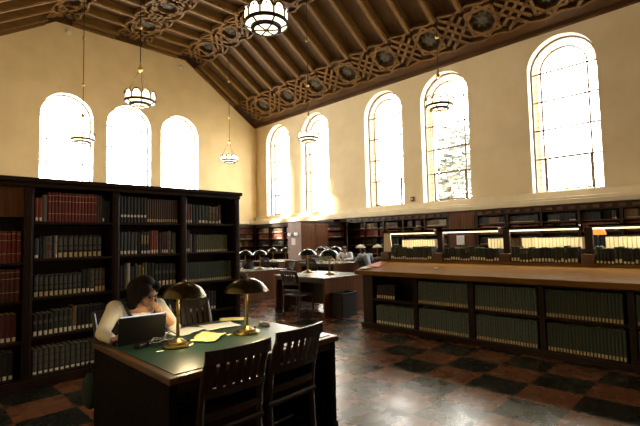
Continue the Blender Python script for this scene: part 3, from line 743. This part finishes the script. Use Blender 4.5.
dup(desk1b, 'reading desk beside the right wall bookcase with two pale lamps', (12.7, 10.2, 0), PI / 2)

# ------------------------------------------------------------------ desk lamps
def make_lamp(label, loc, shade_mat, lit, group=None):
    t = thing('desk_lamp', label, 'lamp', loc, 0, group)
    MB().lathe([(0, 0), (.105, 0), (.108, .010), (.102, .018), (.075, .022), (.073, .032), (.045, .036), (.030, .052), (.014, .060)], n=28).build('lamp_base', BRASS, t, smooth=True)
    MB().tube([(0, 0, .05), (0, 0, .40)], .0125, 12).build('pole', BRASS, t, smooth=True)
    sh = MB().lathe([(.178, .335), (.182, .338), (.164, .368), (.136, .399), (.098, .423), (.052, .440), (.02, .446), (0, .447)], n=32).build('lamp_shade', shade_mat, t, smooth=True)
    MB().lathe([(.174, .336), (.158, .366), (.131, .394), (.095, .417), (.05, .434), (.014, .438)], n=32).build('shade_lining', SHADEIN, sh, smooth=True)
    MB().lathe([(.012, .444), (.014, .452), (.006, .458), (.009, .468), (0, .476)], n=12).build('finial', BRASS, t, smooth=True)
    MB().tube([(.03, 0, .385), (.08, 0, .385)], .012, 8).tube([(-.03, 0, .385), (-.08, 0, .385)], .012, 8).build('bulb', plain('bulb_lit', (.9, .8, .5), .3, emit=(1, .8, .4), estr=6) if lit else plain('bulb_off', (.6, .55, .4), .3), t, smooth=True)
    c = MB().lathe([(0, .028), (.008, .028), (.008, .042), (0, .044)], (.06, -.045, 0), 8).build('switch', BLACK, t)
    return t
lampA = make_lamp('brass desk lamp with olive dome shade standing right of the laptop', (1.464, 2.933, .75), BRONZE, True)
lampB = dup(lampA, 'brass desk lamp with olive dome shade at the empty end of the green desk', (2.04, 2.90, .75), .5)
for o_ in lampA.children:
    if o_.name.startswith(('lamp_shade', 'finial')):
        o_.location = (.03, -.01, .012); o_.scale = (.90, .90, 1); o_.rotation_euler = (0, math.radians(2), 0)
lampC = make_lamp('dark-shaded lamp on the desk with the bin, farther of its two', (6.60, 6.99, .75), DSHADE, False)
lampC.scale = (1.18,) * 3
for lb, x, y, s in (('dark-shaded lamp on the desk with the bin, nearer of its two', 6.46, 6.18, 1.18), ('dark-shaded lamp over the silver laptop on the desk past the bookcase', 6.55, 9.34, 1.1), ('dark-shaded lamp behind the bag on the desk past the bookcase', 6.72, 8.93, 1.1),
                    ('dark-shaded lamp on the distant desk left of the partition, farther of two', 9.62, 12.0, 1.05), ('dark-shaded lamp on the distant desk left of the partition, nearer of two', 10.0, 11.75, 1.05),
                    ('dark-shaded lamp in front of the partition doors, farther of two', 9.98, 9.92, 1.1), ('dark-shaded lamp in front of the partition shelves, nearer of two', 9.6, 8.9, 1.15)):
    dup(lampC, lb, (x, y, .75), random.uniform(0, 3), scale=s)
lampP = make_lamp('pale-shaded lamp in front of the right wall bookcase, left of the pair', (12.6, 10.38, .75), PALESHADE, False)
lampP.scale = (1.12,) * 3
dup(lampP, 'pale-shaded lamp in front of the right wall bookcase, right of the pair', (12.8, 9.72, .75), 1, scale=1.12)
dup(lampP, 'pale-shaded lamp on the farthest desk beside the green one', (8.72, 14.3, .75), 1, scale=1.12)
lg = make_lamp('green glass shaded lamp on the farthest desk', (8.30, 13.9, .75), GREENGLASS, False)

# ------------------------------------------------------------------ chairs
def make_chair(label, loc, rz):
    """seat faces +y, back at -y side"""
    t = thing('slat_back_chair', label, 'chair', loc, rz)
    w = .44
    def rear(s):
        x = s * (w / 2 - .02)
        return MB().tube([(x, -.20, 0), (x, -.175, .25), (x, -.165, .45), (x, -.185, .62), (x, -.225, .78), (x, -.275, .905)], [.020, .021, .022, .021, .019, .016], 8)
    for s in (-1, 1):
        rear(s).build('leg', WOODC, t, smooth=True)
        x = s * (w / 2 - .015); MB().tube([(x, .20, 0), (x, .20, .43)], [.017, .021], 8).build('leg', WOODC, t, smooth=True)
    st = MB()
    nx = 8; vs = []; fs = []
    for z, k in ((.425, 1.), (.445, 1.02), (.458, .98)):
        for (x, y) in [(-.22, -.19), (-.235, 0), (-.235, .2), (-.18, .235), (0, .245), (.18, .235), (.235, .2), (.235, 0), (.22, -.19)]: vs.append((x * k, y * k, z))
    for r in range(2):
        for i in range(9): fs.append((r * 9 + i, r * 9 + (i + 1) % 9, (r + 1) * 9 + (i + 1) % 9, (r + 1) * 9 + i))
    fs += [tuple(range(18, 27)), tuple(reversed(range(9)))]
    st._add(vs, fs); st.build('seat', WOODC, t)
    bk = MB(); n = 10
    def railpt(u, y, z, sag): return Vector((u * w / 2, y - sag * (1 - u * u), z))
    def rail(y, z, hh, sag, th, arch_=0.):
        for i in range(n):
            u0 = -1 + 2 * i / n; u1 = -1 + 2 * (i + 1) / n
            a = railpt(u0, y, z - arch_ * (1 - u0 * u0), sag); b = railpt(u1, y, z - arch_ * (1 - u1 * u1), sag); bk.bar(a, b, th, hh)
    rail(-.262, .875, .075, .035, .022); rail(-.20, .665, .05, .03, .022)
    for i in range(7):
        u = -.78 + 1.56 * i / 6
        bk.bar(railpt(u, -.20, .66, .03), railpt(u, -.255, .85, .035), .040, .010, (0, 1, 0))
    bk.build('backrest', WOODC, t, bevel=.002)
    bk = MB(); rail(-.175, .53, .04, .02, .02); bk.build('back_rail', WOODC, t)
    for s in (-1, 1):
        x = s * (w / 2 - .018); MB().tube([(x, -.175, .20), (x, .20, .20)], .012, 6).build('stretcher', WOODC, t)
    MB().tube([(-w / 2 + .02, .02, .20), (w / 2 - .02, .02, .20)], .012, 6).build('stretcher', WOODC, t)
    return t
ch = make_chair('dark slat-back chair tucked under the near side of the green desk, left of two', (1.405, 2.33, 0), .0)
dup(ch, 'dark slat-back chair tucked under the near side of the green desk, by its right end', (1.93, 2.41, 0), .06)
dup(ch, 'slat-back chair the woman at the laptop sits on', (1.44, 3.74, 0), PI + .05)
dup(ch, 'empty slat-back chair across the green desk behind the papers', (2.07, 3.68, 0), PI - .05)
dup(ch, 'brown slat-back chair pulled up to the side of the desk with the bin', (5.52, 6.14, 0), -PI / 2 + .12)
dup(ch, 'slat-back chair at the bag desk, its dark top rail just showing', (7.62, 9.05, 0), PI / 2)
dup(ch, 'slat-back chair at the distant desk left of the partition, glinting', (8.98, 11.35, 0), -PI / 2)
dup(ch, 'slat-back chair on the near side of the desk before the partition', (8.95, 9.1, 0), -PI / 2)

# ------------------------------------------------------------------ things on the green desk
lp = thing('laptop', 'black laptop open on the green desk, its lid back facing us', 'laptop', (1.325, 3.225, .75), -.12)
MB().box(-.17, .17, .0, .235, .0, .024).build('keyboard_base', BLACK, lp, bevel=.006)
lid = MB().box(-.17, .17, -.006, .006, 0, .19, 0, Matrix.Translation((0, .0, .02)) @ Matrix.Rotation(math.radians(10), 4, 'X')).build('lid', BLACK, lp, bevel=.006)
MB().box(-.155, .155, .0065, .008, .012, .195, 0, Matrix.Translation((0, .0, .02)) @ Matrix.Rotation(math.radians(10), 4, 'X')).build('screen', plain('lit_screen', (.3, .3, .32), .3, emit=(.75, .85, 1), estr=.8), lid)
cb = MB()
rnd = random.Random(5)
pts = []
for k in range(46):
    a = k * .62; r = .045 + .03 * math.sin(k * .9)
    pts.append((1.40 + r * math.cos(a) * 1.3, 3.09 + r * math.sin(a), .757 + .018 * (1 + math.sin(k * 1.7)) / 2 + .012))
cb.tube(pts, .0055, 6).tube([(1.40, 3.09, .76), (1.47, 3.14, .80), (1.52, 3.16, .815), (1.545, 3.08, .79), (1.53, 3.0, .765), (1.50, 2.95, .775)], .004, 6)
tag(cb.build('power_cable', CORDM, smooth=True), 'tangled power cable heaped in front of the laptop', 'cable')
ad = MB().box(-.055, .055, -.025, .025, 0, .03).build('power_adapter', BLACK, bevel=.006, loc=(1.27, 3.10, .751)); ad.rotation_euler = (0, 0, .5); tag(ad, 'black power adapter brick lying before the laptop lid', 'adapter')
sheet('paper', 'white sheet lying between the laptop and the yellow notes', 'paper', (1.72, 3.33, .751), .35, .28, .22, PAPERW, .012, 1, jag=.008)
sheet('paper', 'white sheet under the yellow note near the right lamp', 'paper', (2.03, 3.30, .751), -.15, .30, .24, PAPERW, .010, 2, jag=.006)
sheet('yellow_paper', 'crumpled yellow note sheet between the two lamps', 'paper', (1.74, 2.985, .751), .75, .30, .21, PAPERY, .016, 6, jag=.016)
sheet('yellow_paper', 'yellow note sheet at the far edge behind the white sheet', 'paper', (2.26, 3.45, .757), -.6, .22, .15, PAPERY, .010, 7, jag=.008)
sheet('paper_slip', 'small pale slip beside the right lamp base', 'paper', (1.90, 2.94, .751), .2, .05, .03, PAPERY, .003, 8)
sheet('paper_slip', 'small pale slip on the green leather below the left lamp', 'paper', (1.30, 2.87, .751), -.1, .05, .018, PAPERW, .003, 9)
ms = thing('computer_mouse', 'small dark computer mouse right of the second lamp', 'mouse', (2.31, 3.02, .7505), .4)
MB().ell((0, 0, .008), (.032, .055, .022), 16).build('shell', BLACKM, ms, smooth=True)
MB().box(-.004, .004, .015, .04, .024, .031).build('wheel', SILVER, ms)

# ------------------------------------------------------------------ other small things
bn = thing('waste_bin', 'dark waste bin standing against the end of the near lamp desk', 'bin', (6.20, 5.57, 0))
b_ = MB(); 
for (x0, x1, y0, y1) in ((-.21, .21, -.15, -.138), (-.21, .21, .138, .15), (-.21, -.198, -.15, .15), (.198, .21, -.15, .15)): b_.box(x0, x1, y0, y1, 0, .44)
b_.box(-.2, .2, -.14, .14, 0, .015).build('bin_body', BLACKM, bn)
MB().box(-.225, .225, -.165, -.135, .43, .46).box(-.225, .225, .135, .165, .43, .46).box(-.225, -.195, -.15, .15, .43, .46).box(.195, .225, -.15, .15, .43, .46).build('rim', BLACK, bn, bevel=.004)
bg = thing('backpack', 'dark slumped backpack on the desk just past the bookcase', 'bag', (6.33, 8.88, .75))
soften(MB().ell((0, 0, .10), (.15, .11, .115), 16).ell((.03, 0, .17), (.09, .08, .07), 14).ell((-.02, -.08, .07), (.09, .05, .06), 14).build('bag_body', DARKCLOTH, bg), .012)
MB().tube([(-.06, .05, .2), (-.03, .06, .26), (.03, .06, .26), (.06, .05, .2)], .01, 6).build('handle', DARKCLOTH, bg)
sl = thing('laptop', 'silver laptop open under the lamp past the bookcase', 'laptop', (6.1, 9.05, .75), .3)
MB().box(-.15, .15, 0, .2, 0, .02).build('keyboard_base', SILVER, sl, bevel=.004)
MB().box(-.15, .15, -.006, .006, 0, .18, 0, Matrix.Translation((0, 0, .02)) @ Matrix.Rotation(math.radians(12), 4, 'X')).build('lid', SILVER, sl, bevel=.004)
ob = thing('open_book', 'open book with pale pages near the edge of the bag desk', 'book', (6.12, 8.72, .752), .2)
for s in (-1, 1):
    v = []; nn = 6
    for i in range(nn + 1):
        x = s * .17 * i / nn; z = .012 + .03 * math.sin(PI * min(1, i / nn * 1.1)) * (1 - .5 * i / nn); v += [(x, -.12, z), (x, .12, z)]
    mb = MB(); mb._add(v, [(2 * i, 2 * i + 2, 2 * i + 3, 2 * i + 1) for i in range(nn)]); mb._add([(0, -.12, .0), (s * .175, -.125, 0), (s * .175, .125, 0), (0, .12, 0)], [(0, 1, 2, 3)])
    mb.build('page_spread', PAPERW, ob)
gbag = thing('green_bag', 'dark green bag hanging low beside the woman\'s chair', 'bag', (1.16, 3.85, .16))
soften(MB().ell((0, 0, .14), (.06, .11, .15), 14).build('bag_body', noisy('green_cloth', (.003, .014, .011), (.006, .022, .017), (40, 40, 40), .8), gbag), .012)
MB().tube([(0, -.07, .25), (0, -.04, .36), (0, .04, .36), (0, .07, .25)], .008, 6).build('strap', DARKCLOTH, gbag)
f1 = thing('round_fixture', 'small round fixture high on the gable wall near the ceiling peak', 'fixture', (4.75, YB - .02, 10.17)); MB().lathe([(0, 0), (.12, 0), (.11, .06), (.05, .09), (0, .09)], n=16, M=Matrix.Rotation(PI / 2, 4, 'X')).build('body', PALESHADE, f1, smooth=True)
dup(f1, 'small round fixture high on the gable wall above the right-hand arched window', (9.62, YB - .02, 10.06))
al = thing('fire_alarm', 'small dark red fixture on the wall between the third and fourth windows', 'fixture', (XR - .03, 8.99, 2.97)); MB().box(-.03, .03, -.07, .07, -.09, .09).build('housing', plain('alarm', (.12, .03, .02), .4), al, bevel=.01)
MB().lathe([(0, 0), (.04, 0), (.03, .02), (0, .025)], n=12, M=Matrix.Translation((-.03, 0, 0)) @ Matrix.Rotation(-PI / 2, 4, 'Y')).build('lens', PALESHADE, al)

# ------------------------------------------------------------------ chandeliers
def make_chandelier(label, loc, zc):
    t = thing('chandelier', label, 'chandelier', loc)
    R = .355
    stem = MB().tube([(0, 0, .92), (0, 0, zc - loc[2])], .012, 8)
    stem.build('stem', IRON, t)
    for z in (2.0, 3.6): MB().ell((0, 0, z), (.05, .05, .06), 12).build('knob', GILT, t, smooth=True)
    MB().ell((0, 0, .92), (.06, .06, .07), 14).lathe([(0, .98), (.035, .99), (.02, 1.05), (.012, 1.10)], n=12).build('ball', GILT, t, smooth=True)
    for k in range(3):
        a = 2 * PI * k / 3 + .3; MB().tube([(.03 * math.cos(a), .03 * math.sin(a), .89), (R * .92 * math.cos(a), R * .92 * math.sin(a), .31)], .007, 6).build('chain', IRON, t)
    NP = 10
    fr = MB()
    for k in range(NP):
        a0 = 2 * PI * (k + .07) / NP; a1 = 2 * PI * (k + .93) / NP
        m = 8; vs = []
        for i in range(m + 1):
            u = i / m; a = a0 + (a1 - a0) * u; top = .235 + .09 * math.sqrt(max(0, 1 - (2 * u - 1) ** 2))
            vs += [(R * math.cos(a), R * math.sin(a), .105), (R * math.cos(a), R * math.sin(a), top)]
        p = MB(); p._add(vs, [(2 * i, 2 * i + 2, 2 * i + 3, 2 * i + 1) for i in range(m)]); p.build('glass_panel', LAMPGLASS, t)
        fr.tube([(R * 1.01 * math.cos(a0 + (a1 - a0) * i / m), R * 1.01 * math.sin(a0 + (a1 - a0) * i / m), .24 + .09 * math.sqrt(max(0, 1 - (2 * i / m - 1) ** 2))) for i in range(m + 1)], .016, 5)
        am = 2 * PI * k / NP; fr.tube([(R * 1.01 * math.cos(am), R * 1.01 * math.sin(am), .10), (R * 1.01 * math.cos(am), R * 1.01 * math.sin(am), .25)], .014, 5)
        ac = (a0 + a1) / 2; fr.ell((R * 1.015 * math.cos(ac), R * 1.015 * math.sin(ac), .275), (.016, .016, .024), 6)
    fr.lathe([(R * .96, .07), (R * 1.03, .075), (R * 1.03, .125), (R * .98, .13)], n=40)
    fr.lathe([(.195, .0), (.255, .005), (.26, .05), (.195, .05), (.195, .0)], n=32)
    for k in range(6):
        a = 2 * PI * k / 6 + .25
        fr.bar((.235 * math.cos(a), .235 * math.sin(a), .028), (R * math.cos(a), R * math.sin(a), .080), .024, .022)
        fr.bar((.05 * math.cos(a), .05 * math.sin(a), -.012), (.215 * math.cos(a), .215 * math.sin(a), -.006), .02, .018)
    fr.build('metal_frame', IRON, t)
    MB().lathe([(.24, .035), (.30, .062), (R * .99, .095)], n=36).build('diffuser', LAMPGLASS, t, smooth=True)
    MB().lathe([(0, -.008), (.12, -.004), (.215, .004)], n=30).build('diffuser', LAMPGLASS, t, smooth=True)
    MB().lathe([(0, -.03), (.03, -.026), (.055, -.012), (.04, 0), (0, 0)], n=14).build('boss', GILT, t, smooth=True)
    l = bpy.data.lights.new('chandelier_light', 'POINT'); l.energy = CHAND; l.color = (1, .74, .42); l.shadow_soft_size = .15
    lo = bpy.data.objects.new('chandelier_light', l); COL.objects.link(lo); lo.location = (loc[0], loc[1], loc[2] + .55)
    return t
CHAND = 55
def cl(x, y):
    l = bpy.data.lights['chandelier_light']; lo = bpy.data.objects.new('chandelier_light', l); COL.objects.link(lo); lo.location = (x, y, 4.9 + .55)
c0 = make_chandelier('large round lit chandelier nearest the viewer at the top of the view', (4.27, 5.42, 5.0), ZT)
for lb, x, y in (('round lit chandelier hanging beside the middle gable window', 4.16, 10.3), ('round lit chandelier hanging in front of the left gable window', 4.32, 15.4),
                 ('small far chandelier hanging before the blank gable wall near the corner', 10.1, 15.5), ('chandelier hanging before the second window on the long wall', 10.0, 10.42), ('chandelier hanging before the fourth window on the long wall', 10.14, 5.52)):
    dup(c0, lb, (x, y, 4.86)); cl(x, y)

# ------------------------------------------------------------------ people
def R3(axis, deg): return Matrix.Rotation(math.radians(deg), 3, axis)
def head_mesh(mb, c, M, s=1.):
    """face looks along local -y"""
    E = lambda p, r, n=14: mb.ell(Vector(c) + M @ (Vector(p) * s), tuple(k * s for k in r), n, 0, M)
    E((0, .012, .022), (.074, .092, .086), 18); E((0, -.030, -.030), (.056, .062, .072), 16); E((0, -.052, -.082), (.030, .030, .024))
    E((0, -.090, -.012), (.012, .018, .026), 10); E((0, -.104, -.026), (.014, .012, .011), 10)
    E((0, -.084, .032), (.05, .014, .012), 12); E((0, -.086, -.060), (.024, .012, .008), 10); E((0, -.084, -.070), (.020, .011, .007), 10)
    for q in (-1, 1): E((q * .045, -.062, -.018), (.024, .024, .022)); E((q * .075, .008, -.004), (.010, .020, .030), 10)
def hand(mb, w, d, up, side, curl=.4, s=1.):
    """w wrist, d finger direction, up back of the hand, side thumb direction"""
    w = Vector(w); d = Vector(d).normalized(); up = Vector(up).normalized(); sd = Vector(side).normalized()
    mb.ell(w + d * .045 * s, (.030 * s, .030 * s, .03 * s), 10)
    for k, (o, L) in enumerate(((.030, .070), (.010, .080), (-.010, .075), (-.029, .058))):
        a = w + d * .02 + sd * o * .6 * s; b = w + d * .085 * s + sd * o * s; c = b + (d * math.cos(curl) - up * math.sin(curl)) * L * .5 * s; e = c + (d * math.cos(curl * 2.2) - up * math.sin(curl * 2.2)) * L * .5 * s
        mb.limb([a, b, c, e], [.012 * s, .0098 * s, .0088 * s, .0072 * s], 8)
    a = w + d * .02 * s + sd * .02 * s; mb.limb([a, a + (d * .5 + sd * .8).normalized() * .04 * s, a + (d * .8 + sd * .5).normalized() * .075 * s], [.014 * s, .011 * s, .008 * s], 8)
def person(label, loc, rz, shirt, hair, pose, skin=SKIN, longhair=False):
    t = thing('person', label, 'person', loc, rz)
    J = pose
    b = MB()
    b.limb([J['pelvis'], J['waist'], J['chest']], [.14, .115, .125]); b.limb([J['chest'], J['neck'], J['head']], [.07, .048, .05])
    b.limb([J['shL'], J['chest'], J['shR']], [.058, .10, .058])
    for q in ('L', 'R'):
        b.limb([J['sh' + q], J['el' + q], J['wr' + q]], [.050, .040, .027])
        hand(b, J['wr' + q], J['hd' + q], J['hu' + q], J['hs' + q], J.get('curl' + q, .4), .95)
        b.limb([J['hip' + q], J['kn' + q], J['an' + q], J['to' + q]], [.085, .058, .040, .032])
    head_mesh(b, J['head'], J['headM'])
    body = soften(b.build('body', skin, t), .0065, 3)
    H = Vector(J['head']); M = J['headM']
    for q in (-1, 1):
        e = MB(); e.ell(H + M @ Vector((q * .030, -.083, .010)), (.012, .009, .008), 10); eo = e.build('eye', plain('eye', (.02, .012, .01), .25), t, smooth=True)
    s = MB(); s.limb([J['pelvis'], J['waist'], J['chest']], [.152, .128, .138])
    s.limb([J['shL'], J['chest'], J['shR']], [.068, .105, .068])
    for q in ('L', 'R'):
        w = Vector(J['wr' + q]); el = Vector(J['el' + q]); k = J.get('sleeve' + q, .8)
        s.limb([J['sh' + q], el, el + (w - el) * k], [.063, .052, .038])
    soften(s.build('shirt', shirt, t), .009, 3)
    p = MB(); p.limb([J['hipL'], J['pelvis'], J['hipR']], [.10, .155, .10])
    for q in ('L', 'R'): p.limb([J['hip' + q], J['kn' + q], J['an' + q]], [.098, .070, .055])
    soften(p.build('trousers', DARKCLOTH, t), .012, 2)
    h = MB(); E = lambda q, r: h.ell(H + M @ Vector(q), r, 16, 0, M)
    E((0, .028, .040), (.086, .096, .082)); E((0, .06, -.005), (.078, .068, .085)); E((-.05, -.03, .075), (.045, .055, .032)); E((.05, -.03, .075), (.045, .055, .032))
    if longhair:
        for q in (-1, 1):
            E((q * .082, .00, -.01), (.026, .055, .075)); E((q * .092, .012, -.085), (.034, .05, .075)); E((q * .085, .03, -.15), (.034, .045, .06))
        E((0, .085, -.09), (.085, .05, .10)); E((-.03, .05, .02), (.10, .09, .09)); E((0, .03, .085), (.07, .08, .05)); E((-.06, -.055, .055), (.03, .03, .045))
    soften(h.build('hair', hair, t), .008, 2)
    for q in ('L', 'R'):
        f = MB(); f.limb([J['an' + q], J['to' + q]], [.05, .045]); a = Vector(J['an' + q]); soften(f.build('shoe', BLACKM, t), .012, 2)
    return t
def seated(lean=.25, hx=0., hz=0., headM=None, elL=None, wrL=None, elR=None, wrR=None):
    """facing -y, seat at 0.45 m; L is at -x"""
    c = (hx * .4, -lean * .55, .90 - lean * .05)
    J = dict(pelvis=(0, .02, .56), waist=(0, -.02 - lean * .12, .71), chest=(c[0], c[1] - .02, c[2]), neck=(hx * .8, -lean * .9, 1.055 - lean * .12), head=(hx, -lean * 1.15 - .03, 1.16 - lean * .2 + hz),
             shL=(c[0] - .18, c[1] - .02, .985 - lean * .08), shR=(c[0] + .18, c[1] - .02, .985 - lean * .08), hipL=(-.09, 0, .53), hipR=(.09, 0, .53), knL=(-.12, -.42, .52), knR=(.12, -.42, .52),
             anL=(-.12, -.40, .09), anR=(.12, -.40, .09), toL=(-.13, -.53, .045), toR=(.13, -.53, .045), headM=headM or R3('X', 18))
    J['elL'] = elL or (-.26, -.30, .80); J['wrL'] = wrL or (-.10, -.48, .80); J['elR'] = elR or (.26, -.30, .80); J['wrR'] = wrR or (.10, -.48, .80)
    for q, s in (('L', -1), ('R', 1)): J['hd' + q] = (-s * .3, -1, 0); J['hu' + q] = (0, 0, 1); J['hs' + q] = (-s, 0, 0)
    return J
# the woman (local origin at 1.44, 3.80)
W0 = Vector((1.44, 3.80, 0)); L_ = lambda x, y, z: (x - W0.x, y - W0.y, z)
J = seated(.25)
hm = R3('Z', 24) @ R3('X', 30) @ R3('Y', -8)
J.update(pelvis=L_(1.44, 3.80, .56), waist=L_(1.44, 3.73, .71), chest=L_(1.44, 3.62, .885), neck=L_(1.452, 3.565, 1.005), head=L_(1.465, 3.505, 1.092), shL=L_(1.262, 3.61, .975), shR=L_(1.615, 3.60, .955),
         elL=L_(1.135, 3.50, .815), wrL=L_(1.160, 3.36, .785), elR=L_(1.675, 3.42, .79), wrR=L_(1.555, 3.40, .925), headM=hm,
         hdL=(.95, -.05, .1), huL=(0, 0, 1), hsL=(0, -1, 0), curlL=.5, hdR=(-.62, .02, .75), huR=(.3, -1, .3), hsR=(-.3, .2, 1), curlR=.75, sleeveL=.88, sleeveR=.22)
wm = person('woman in cream sleeves and dark vest, hand on her mouth, reading at a laptop', tuple(W0), 0, CREAMCLOTH, HAIRD, J, longhair=True)
v = MB(); 
v.limb([L_(1.44, 3.80, .58), L_(1.44, 3.72, .72), L_(1.44, 3.63, .84)], [.162, .145, .138])
soften(v.build('vest', DARKCLOTH, wm), .010, 2)
for s in (-1, 1):
    MB().tube([L_(1.44 + s * .07, 3.475, .86), L_(1.44 + s * .115, 3.495, .95), L_(1.44 + s * .125, 3.55, 1.02), L_(1.44 + s * .12, 3.64, 1.03), L_(1.44 + s * .10, 3.74, .93)], .013, 8).build('vest_strap', DARKCLOTH, wm, smooth=True)
nk = MB(); nk.ell(L_(1.445, 3.535, .955), (.10, .045, .05), 14).ell(L_(1.447, 3.55, .985), (.07, .05, .04), 12); soften(nk.build('neckline_skin', SKIN, wm), .008, 2)
BLUE = noisy('pale_blue_cloth', (.30, .36, .46), (.38, .44, .54), (30, 30, 30), .9)
WHITE = noisy('white_cloth', (.66, .68, .74), (.74, .76, .82), (30, 30, 30), .9)
OLIVE = noisy('olive_cloth', (.12, .12, .045), (.17, .16, .07), (30, 30, 30), .9)
PINKW = noisy('pink_white_cloth', (.62, .52, .52), (.70, .60, .60), (30, 30, 30), .9)
BROWNH = noisy('brown_hair', (.03, .016, .008), (.06, .03, .015), (60, 60, 6), .4)
people = [('person in a pale blue shirt slumped over a desk beside the counter end', (10.15, 8.10, 0), PI - .5, BLUE, HAIRD, dict(lean=.30, hz=-.05)),
          ('person in a white shirt bent forward before the partition shelves', (11.05, 9.75, 0), PI / 2 * -1 + .5, WHITE, BROWNH, dict(lean=.22)),
          ('person in an olive top reading before the partition doors', (10.45, 10.42, 0), 0, OLIVE, BROWNH, dict(lean=.2)),
          ('person in a pink-white top reading at the farthest desk', (7.75, 13.45, 0), PI / 2, PINKW, HAIRD, dict(lean=.2)),
          ('person in a white top behind the farthest desk', (9.45, 15.28, 0), 0, WHITE, BROWNH, dict(lean=.25))]
for lb, loc, rz, sh, hr, kw in people:
    person(lb, loc, rz, sh, hr, seated(**kw))
    dup(ch, 'slat-back chair under the ' + lb.split(' in ')[0] + ' in ' + ' '.join(lb.split(' in ')[1].split()[:4]), (loc[0] , loc[1], 0), rz + PI + (-1.5 if 'slumped' in lb else 0))

# ------------------------------------------------------------------ trees outside the long wall
LEAF = noisy('outside_leaf', (.16, .18, .17), (.26, .28, .26), (2, 2, 2), .8)
def tree(label, loc, n, r, h):
    t = thing('tree', label, 'tree', loc); rn = random.Random(int(loc[1] * 10)); m = MB()
    for k in range(n):
        a = rn.uniform(0, 2 * PI); b = rn.uniform(-1, 1); rr = r * rn.random() ** .4; c = Vector((rr * math.cos(a) * math.sqrt(1 - b * b), rr * math.sin(a) * math.sqrt(1 - b * b), h + rr * b * 1.2))
        M = Matrix.Translation(c) @ Matrix.Rotation(rn.uniform(0, 6), 4, 'Z') @ Matrix.Rotation(rn.uniform(0, 6), 4, 'X'); s = rn.uniform(.10, .2)
        m._add([(-s, -s * .5, 0), (s, -s * .5, 0), (s, s * .5, 0), (-s, s * .5, 0)], [(0, 1, 2, 3)], 0, M)
    m.build('foliage', LEAF, t)
    MB().tube([(0, 0, -1), (.1, 0, h * .5), (0, .1, h)], [.22, .17, .08], 8).build('trunk', plain('bark', (.12, .08, .05), .9), t)
tree('leafy tree faintly seen outside the fourth window of the long wall', (19.5, 10.2, 0), 1500, 1.9, 4.9)
tag(MB().box(XR + .6, 60, -40, 60, -.6, -.5).build('ground', noisy('outside_paving', (.5, .47, .40), (.6, .56, .5), (1, 1, 1), .9)), kind='structure')

# ------------------------------------------------------------------ light
w = bpy.data.worlds.new('sky'); SC.world = w; w.use_nodes = True
bgn = w.node_tree.nodes['Background']; bgn.inputs['Color'].default_value = (1, .97, .90, 1); bgn.inputs['Strength'].default_value = 24.0
def portal(loc, rot, sx, sy):
    l = bpy.data.lights.new('portal', 'AREA'); l.shape = 'RECTANGLE'; l.size = sx; l.size_y = sy; l.cycles.is_portal = True
    o = bpy.data.objects.new('window_portal', l); COL.objects.link(o); o.location = loc; o.rotation_euler = rot
for c in RW: portal((XR + REV + .1, c, (ZW0 + ZW1) / 2), (0, PI / 2, 0), ZW1 - ZW0, 2 * HW)
for c in BW: portal((c, YB + REV + .1, (ZW0 + ZW1) / 2), (-PI / 2, 0, 0), 2 * HW, ZW1 - ZW0)
sl_ = bpy.data.lights.new('sun', 'SUN'); sl_.energy = 22; sl_.angle = math.radians(3); sl_.color = (1, .86, .62)
so = bpy.data.objects.new('sun', sl_); COL.objects.link(so)
so.rotation_euler = Vector((1, -.62, -.36)).to_track_quat('-Z', 'Y').to_euler()
for (x, y), e in (((1.464, 2.933), 13), ((2.04, 2.90), 11), ((6.46, 6.18), 2.5), ((6.60, 6.99), 2.5)):
    l = bpy.data.lights.new('lamp_light', 'SPOT'); l.energy = e; l.color = (1, .78, .42); l.shadow_soft_size = .05; l.spot_size = math.radians(170); l.spot_blend = .15
    o = bpy.data.objects.new('lamp_light', l); COL.objects.link(o); o.location = (x + .06, y - .05, 1.078 if y < 4 else 1.15)

# ------------------------------------------------------------------ camera
f = 422.79427621480403
P_ = (320., 213.); V1 = Vector((-105 - P_[0], 248 - P_[1], f)).normalized(); V2 = Vector((742 - P_[0], 230 - P_[1], f)).normalized()
Zc = V1.cross(V2).normalized()
if Zc.y > 0: Zc = -Zc
Xw = V2; Yw = V1
right = Vector((Xw.x, Yw.x, Zc.x)); up = -Vector((Xw.y, Yw.y, Zc.y)); back = -Vector((Xw.z, Yw.z, Zc.z))
cam = bpy.data.cameras.new('camera'); co = bpy.data.objects.new('camera', cam); COL.objects.link(co)
co.matrix_world = Matrix(((right.x, up.x, back.x, 0), (right.y, up.y, back.y, 0), (right.z, up.z, back.z, 1.5), (0, 0, 0, 1)))
cam.sensor_width = 36; cam.lens = f / 640 * 36; cam.clip_start = .05
SC.camera = co
SC.view_settings.view_transform = 'Standard'; SC.view_settings.look = 'None'; SC.view_settings.exposure = 0.0
SC.cycles.max_bounces = 8; SC.cycles.diffuse_bounces = 5; SC.cycles.transparent_max_bounces = 12
SC.cycles.caustics_reflective = False; SC.cycles.caustics_refractive = False; SC.cycles.sample_clamp_indirect = 6
